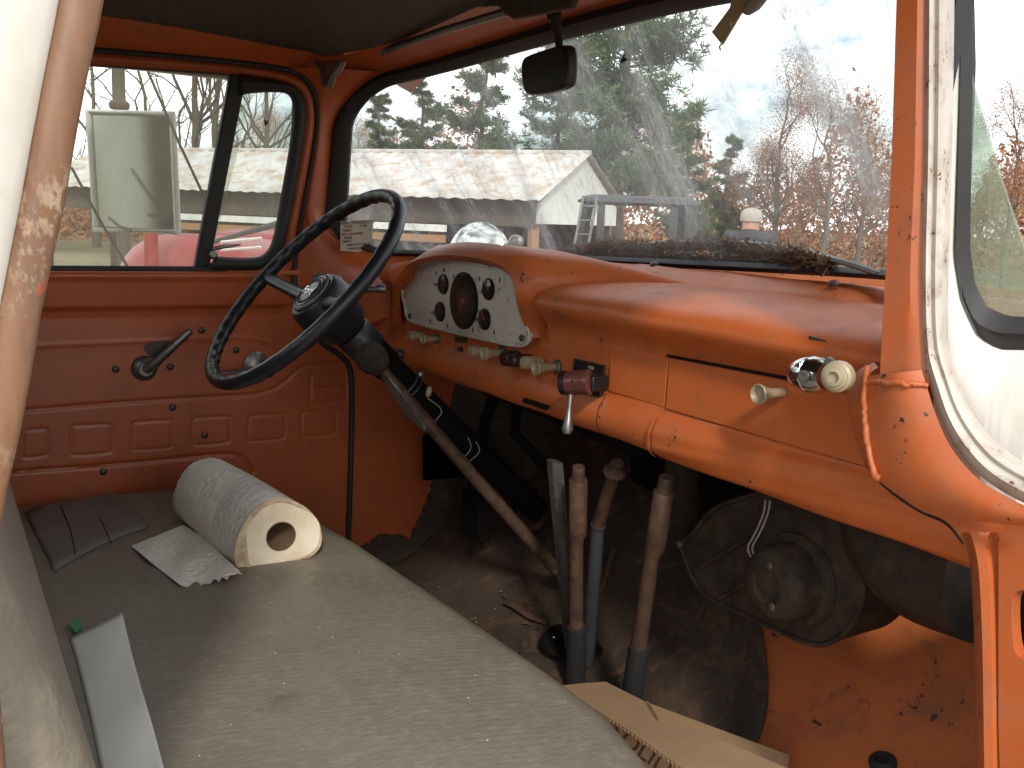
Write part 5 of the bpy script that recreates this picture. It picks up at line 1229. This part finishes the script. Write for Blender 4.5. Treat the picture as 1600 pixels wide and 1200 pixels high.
# white pipe rail / trailer lying under the eave
mb = MB(); mb.box(sp(Ls_*.62, -1.0, 1.36), (Ls_*.55, .10, .13), Matrix.Rotation(math.atan2(along[1], along[0]), 3, 'Z')); rail = mb.build('rail', M['whitetrim'])
fence = thing('plank_fence', 'white topped plank rail fence in front of the shed', 'fence', tuple(map(float, sp(Ls_*.62, -1.0, 0)))); adopt(rail, fence)
mb = MB(); mb.box(sp(Ls_*.62, -1.0, 1.16), (Ls_*.55, .05, .14), Matrix.Rotation(math.atan2(along[1], along[0]), 3, 'Z')); mb.build('plank', M['postwood'], fence)
for k in range(6): mb = MB(); mb.box(sp(Ls_*(.36+.105*k), -.94, .64), (.10, .10, 1.28)); mb.build('fence_post', M['wood'], fence)
# red truck parked next to us (seen through the driver window)
def onr(px, py, d): 
    q = far(px, d); return np.array([q[0], q[1], zat(px, py, d)])
rt = thing('red_truck', 'faded red old truck parked beyond the driver window', 'truck', tuple(map(float, far(320, 6.6))))
c0 = far(300, 6.2); c1 = far(560, 7.2); ax_ = (c1-c0); Lr = np.linalg.norm(ax_); ax_ /= Lr; pr = np.array([-ax_[1], ax_[0], 0]); pr = pr if np.dot(pr, c0-CAM*np.array([1, 1, 0])) > 0 else -pr
def rp(u, v, z): return c0+ax_*u+pr*v+zv*z
mb = MB(); rows = []
for i in range(24):
    u = Lr*i/23; e = min(u/.28, 1); hgt = .96+.46*math.sqrt(max(0, 1-(1-e)**2))-.05*u; wv_ = .55+.25*e; row = []
    for j in range(17):
        a = math.pi*j/16; row.append(rp(min(u+.30, Lr), .8-wv_*math.cos(a)*1.0, .55+(hgt-.55)*max(math.sin(a), 0)**.38))
    rows.append(row)
mb.grid(rows); mb.build('hood', M['redpaint'], rt, ang=60)
mb = MB(); rows = []
for i in range(20):
    a = math.pi*i/19; u = .62-.60*math.cos(a); z = .55+.68*math.sin(a)**.7; rows.append([rp(u, -.28, z), rp(u, -.22, z+.05), rp(u, .05, z+.06), rp(u, .2, z)])
mb.grid(rows); mb.build('fender', M['redpaint'], rt, ang=60)
mb = MB(); mb.lathe([(.40, -.10), (.42, -.05), (.42, .05), (.36, .10), (.2, .09), (0, .08)], rp(.62, -.15, .42), pr*-1, 26); mb.build('wheel', M['rubbertyre'], rt)
mb = MB(); mb.prism([rp(Lr*.85, .1, .6), rp(Lr+.1, .1, .6), rp(Lr+.1, .15, 1.43), rp(Lr*.85, .15, 1.40)], pr*1.3); mb.build('cab', M['redpaint'], rt, bevel=.05)
mb = MB(); ah = rp(.10, .55, 0); mb.tube([ah+zv*1.2, ah+zv*1.70], .045, 10); mb.lathe([(.03, -.01), (.055, 0), (.055, .05), (.02, .06)], ah+zv*1.66-pr*.05, pr*-1, 14); mb.build('air_horn', M['redpaint'], rt)
mb = MB(); mb.tube([rp(.1, -.05, 1.38), rp(.6, -.08, 1.50), rp(1.2, -.05, 1.56)], [.012, .022, .012], 6); mb.build('hood_strap', M['oldgrey'], rt)
mb = MB(); mb.tube([rp(.45, -.25, .85), rp(.62, -.28, 1.15), rp(.78, -.26, 1.45), rp(1.05, -.2, 1.66)], [.02, .025, .02, .015], 6); mb.tube([rp(.72, -.27, 1.35), rp(.90, -.3, 1.15), rp(1.0, -.3, 1.0)], .009, 5); mb.build('side_brace', M['oldgrey'], rt)
lab = [onr(345, 378, 5.85), onr(408, 372, 6.05), onr(408, 386, 6.05), onr(345, 391, 5.85)]
mb = MB(); mb.tube(lab, .008, 5, closed=True); mb.build('worn_emblem', M['whitetrim'], rt)
# vintage grey truck cab further off, right of the shed
gt = thing('vintage_truck', 'old blue grey truck cab standing beyond the windshield', 'truck', tuple(map(float, far(990, 13))))
g0 = far(908, 13.0); g1 = far(1090, 13.0); ax_ = g1-g0; Lg = np.linalg.norm(ax_); ax_ /= Lg; pr = np.array([-ax_[1], ax_[0], 0]); pr = pr if np.dot(pr, g0-CAM*np.array([1, 1, 0])) > 0 else -pr
def gp_(u, v, z): return g0+ax_*u+pr*v+zv*z
zr = zat(990, 303, 13)
mb = MB(); rows = []
for i in range(18):
    u = -.05+(Lg+.1)*i/17; e = min(u+.05, Lg+.05-u); dz = .10*math.sqrt(max(0, 1-(1-min(e/.2, 1))**2)); rows.append([gp_(u, v, zr-.12+dz*math.sin(math.pi*(v+.05)/1.5)**.4) for v in np.linspace(-.05, 1.45, 12)])
mb.grid(rows); mb.build('cab_roof', M['oldgrey'], gt, solid=.03)
for u in (.05, Lg*.17, Lg*.80, Lg-.05):
    for v in ((0, 1.4) if u in (.05, Lg-.05) else (0,)): mb = MB(); wd_ = .11 if u > Lg*.9 else .05; mb.prism([gp_(u-wd_+(-.12 if u < .1 else 0), v, 1.12), gp_(u+.06+(-.12 if u < .1 else 0), v, 1.12), gp_(u+.05, v, zr-.1), gp_(u-wd_, v, zr-.1)], pr*.05); mb.build('pillar', M['oldgrey'], gt)
mb = MB(); mb.prism([gp_(Lg*.80, 1.36, 1.1), gp_(Lg-.02, 1.36, 1.1), gp_(Lg-.02, 1.36, zr-.1), gp_(Lg*.80, 1.36, zr-.1)], pr*.03); mb.prism([gp_(Lg*.28, .03, 1.10), gp_(Lg-.03, .03, 1.10), gp_(Lg-.03, .03, 1.34), gp_(Lg*.28, .03, 1.34)], pr*.05); mb.build('door_panel', M['oldgrey'], gt)
mb = MB(); mb.prism([gp_(-.2, 0, .5), gp_(Lg+.05, 0, .5), gp_(Lg+.05, 0, 1.16), gp_(-.2, 0, 1.14)], pr*1.45); mb.build('cab_body', M['oldgrey'], gt, bevel=.06)
mb = MB(); rows = []
for i in range(14):
    u = -1.35+1.25*i/13; rows.append([gp_(u, .72-.5*math.cos(a), .55+(.52+.10*i/13)*math.sin(a)**.5) for a in np.linspace(0, math.pi, 14)])
mb.grid(rows); mb.build('bonnet', M['oldgrey'], gt)
for u in (-.85, Lg*.8): mb = MB(); mb.lathe([(.36, -.09), (.38, -.04), (.38, .04), (.33, .09), (.18, .08), (0, .07)], gp_(u, .05, .38), pr*-1, 22); mb.build('wheel', M['rubbertyre'], gt)
mb = MB()
q0, q1 = gp_(-.10, -.25, .9), gp_(.03, -.20, zr-.05); o_ = ax_*.18
mb.tube([q0, q1], .02, 6); mb.tube([q0+o_, q1+o_], .02, 6)
for k in range(5): a = q0+(q1-q0)*(.15+.18*k); mb.tube([a, a+o_], .014, 6)
tag(mb.build('step_ladder', M['steel']), 'pale metal ladder leaning on the blue grey truck', 'ladder')
# man walking away
pm = far(1174, 9.0); man = thing('person', 'person in a dark grey shirt and pale cap seen from behind through the windshield', 'person', tuple(map(float, pm)))
vd = (pm-CAM*np.array([1, 1, 0])); vd[2] = 0; vd /= np.linalg.norm(vd); sd = np.array([vd[1], -vd[0], 0])
def mp(s, f, z): return pm+sd*s+vd*f+zv*z
zt = zat(1174, 327, 9.0); k_ = zt/1.78
verts = [(0, 0, .98), (0, 0, 1.18), (0, .0, 1.43), (0, .01, 1.56), (0, .02, 1.62), (0, .03, 1.70), (-.18, 0, 1.53), (-.26, .02, 1.18), (-.25, .10, .95), (-.25, .13, .87), (.18, 0, 1.53), (.26, .02, 1.18), (.25, .10, .95), (.25, .13, .87), (-.10, 0, .90), (-.12, .05, .50), (-.12, -.02, .10), (-.12, .12, .05), (.10, 0, .90), (.12, -.04, .50), (.12, -.16, .12), (.12, -.04, .05)]
rad = [.16, .165, .18, .07, .085, .095, .085, .055, .045, .04, .085, .055, .045, .04, .10, .075, .055, .045, .10, .075, .055, .045]
edg = [(0, 1), (1, 2), (2, 3), (3, 4), (4, 5), (2, 6), (6, 7), (7, 8), (8, 9), (2, 10), (10, 11), (11, 12), (12, 13), (0, 14), (14, 15), (15, 16), (16, 17), (0, 18), (18, 19), (19, 20), (20, 21)]
me = bpy.data.meshes.new('body'); me.from_pydata([tuple(mp(a, b, c*k_)) for a, b, c in verts], edg, []); body = bpy.data.objects.new('body', me); COL.objects.link(body)
sk = body.modifiers.new('skin', 'SKIN'); body.modifiers.new('sub', 'SUBSURF').render_levels = 2
for i, v in enumerate(me.skin_vertices[0].data): v.radius = (rad[i]*(1.15 if i < 3 else 1), rad[i]*(.8 if i < 3 else 1)); v.use_root = (i == 0)
dg = bpy.context.evaluated_depsgraph_get(); me2 = bpy.data.meshes.new_from_object(body.evaluated_get(dg)); bpy.data.objects.remove(body)
me2.name = 'body'; body = bpy.data.objects.new('body', me2); COL.objects.link(body); me2.materials.clear()
for m_ in ('cloth', 'skin', 'jeans'): me2.materials.append(M[m_])
for p in me2.polygons:
    z = p.center.z/k_; sdist = abs((np.array(p.center)-pm) @ sd)
    p.material_index = 1 if z > 1.60 or (z < .93 and sdist > .19) else (2 if z < 1.0 and sdist < .19 else 0); p.use_smooth = True
adopt(body, man)
mb = MB(); mb.lathe([(.098, -.03), (.10, .0), (.096, .04), (.075, .075), (.03, .093), (0, .095)], mp(0, .03, 1.70*k_), (0, 0, 1), 20); mb.tube([mp(-.07, .11, 1.70*k_), mp(0, .16, 1.695*k_), mp(.07, .11, 1.70*k_)], .012, 6); mb.build('cap', M['cap'], man)
# ---- the truck's own outside pieces
mb = MB(); mb.grid([[np.array([x, y, 1.40-.05*(abs(x)/.7)**2-.03*(y-1.1)]) for y in np.linspace(1.10, 2.4, 12)] for x in np.linspace(-.72, .72, 20)]); mb.build('hood', M['white'], truck)
mb = MB(); mb.box((0, 1.12, 1.46), (1.42, .11, .06)); mb.build('cowl', M['white'], truck, bevel=.01)
# wipers, brown needles caught on them
for pts in ([(880, 392), (960, 386), (1040, 380)], [(1030, 380), (1160, 378), (1250, 392), (1330, 412), (1375, 428)]):
    mb = MB(); mb.tube([on('y', 1.115 if px < 1300 else 1.02, px, py) for px, py in smooth_curve(pts, 20)], .0045, 6); mb.build('wiper', M['steel'], truck)
rs = np.random.default_rng(9); mb = MB()
def needle_band(x0, x1, yfun, th, n):
    for _ in range(n):
        px = rs.uniform(x0, x1); u = (px-x0)/(x1-x0); w = th*(math.sin(math.pi*min(max(u, .04), .96))**.5)
        py = yfun(u)+rs.normal(0, w); y = 1.10-.06*max(0, (px-1180)/120)+rs.uniform(-.015, .03); c = on('y', y, px, py); a = rs.normal(0, 1, 3)*np.array([1, .5, .35]); a /= np.linalg.norm(a); w_ = np.cross(a, rs.normal(0, 1, 3)); w_ /= np.linalg.norm(w_); l = rs.uniform(.006, .020); w_ *= rs.uniform(.0007, .002)
        mb.add([c-a*l-w_, c-a*l+w_, c+a*l], [(0, 1, 2)])
needle_band(862, 1035, lambda u: 393-9*u+4*math.sin(u*9), 4.5, 2600); needle_band(1045, 1290, lambda u: 381+30*u*u+3*math.sin(u*14), 4.5, 3000)
needle_band(868, 1300, lambda u: 399+14*u, 3, 2400)
tag(mb.build('needle_litter', M['needles']), 'brown pine needle litter lying along the wipers', 'litter', kind='stuff')
mb = MB(); mb.lathe([(.006, -.004), (.009, 0), (.007, .006), (0, .008)], on('y', 1.11, 1048, 396), (0, -1, .3), 12); mb.build('washer_nozzle', M['amber'], truck)
# round mirror on the driver side fender
rm = on('y', 1.55, 747, 400); mb = MB(); nv = np.array([.55, -.80, .12])
mb.lathe([(.105, -.03), (.112, -.01), (.112, 0), (.104, .008), (.075, .020), (.04, .027), (0, .029)], rm, nv, 40); fm_ = mb.build('fender_mirror', M['mirrorglass'], truck, label='round convex mirror on the driver side fender')
mb = MB(); nb = on('y', 1.50, 806, 378); mb.lathe([(.022, -.01), (.022, .006), (.014, .012), (.012, .008), (0, .010)], nb, nv, 16); mb.tube([nb, rm+np.array([0, .03, 0]), rm+np.array([0, .06, -.35])], .012, 8); mb.build('mirror_bracket', M['steel'], fm_)
# tall west coast mirror outside the driver door
mc = np.array([-1.0, .405, 1.668]); nm = np.array([.78, -.62, -.05]); nm /= np.linalg.norm(nm); wx = np.cross(zv, nm); wx /= np.linalg.norm(wx); wz = np.cross(nm, wx)
hw, hh = .098, .130
mb = MB(); fr = [mc+wx*a+wz*b for a, b in ((-hw, -hh), (hw, -hh), (hw, hh), (-hw, hh))]
mb.tube([f for f in fr], .009, 8, closed=True); back_ = [f-nm*.02 for f in fr]; mb.prism(back_, nm*.012); wcm = mb.build('side_mirror', M['whitetrim'], truck, bevel=.002, label='tall rectangular mirror outside the driver window')
mb = MB(); mb.prism([mc+wx*a*.94+wz*b*.94-nm*.006 for a, b in ((-hw, -hh), (hw, -hh), (hw, hh), (-hw, hh))], nm*.004); mb.build('mirror_glass', M['mirrorglass'], wcm)
for a, b in (((226, 100), (332, 335)), ((112, 262), (200, 418)), ((170, 340), (205, 360))):
    mb = MB(); p0 = on('x', -.95, *a); p1 = on('x', -.86, *b); mb.tube([p0, (p0+p1)/2+np.array([0, 0, -.006]), p1], .0032, 6); mb.build('mirror_brace', M['rust'], wcm)
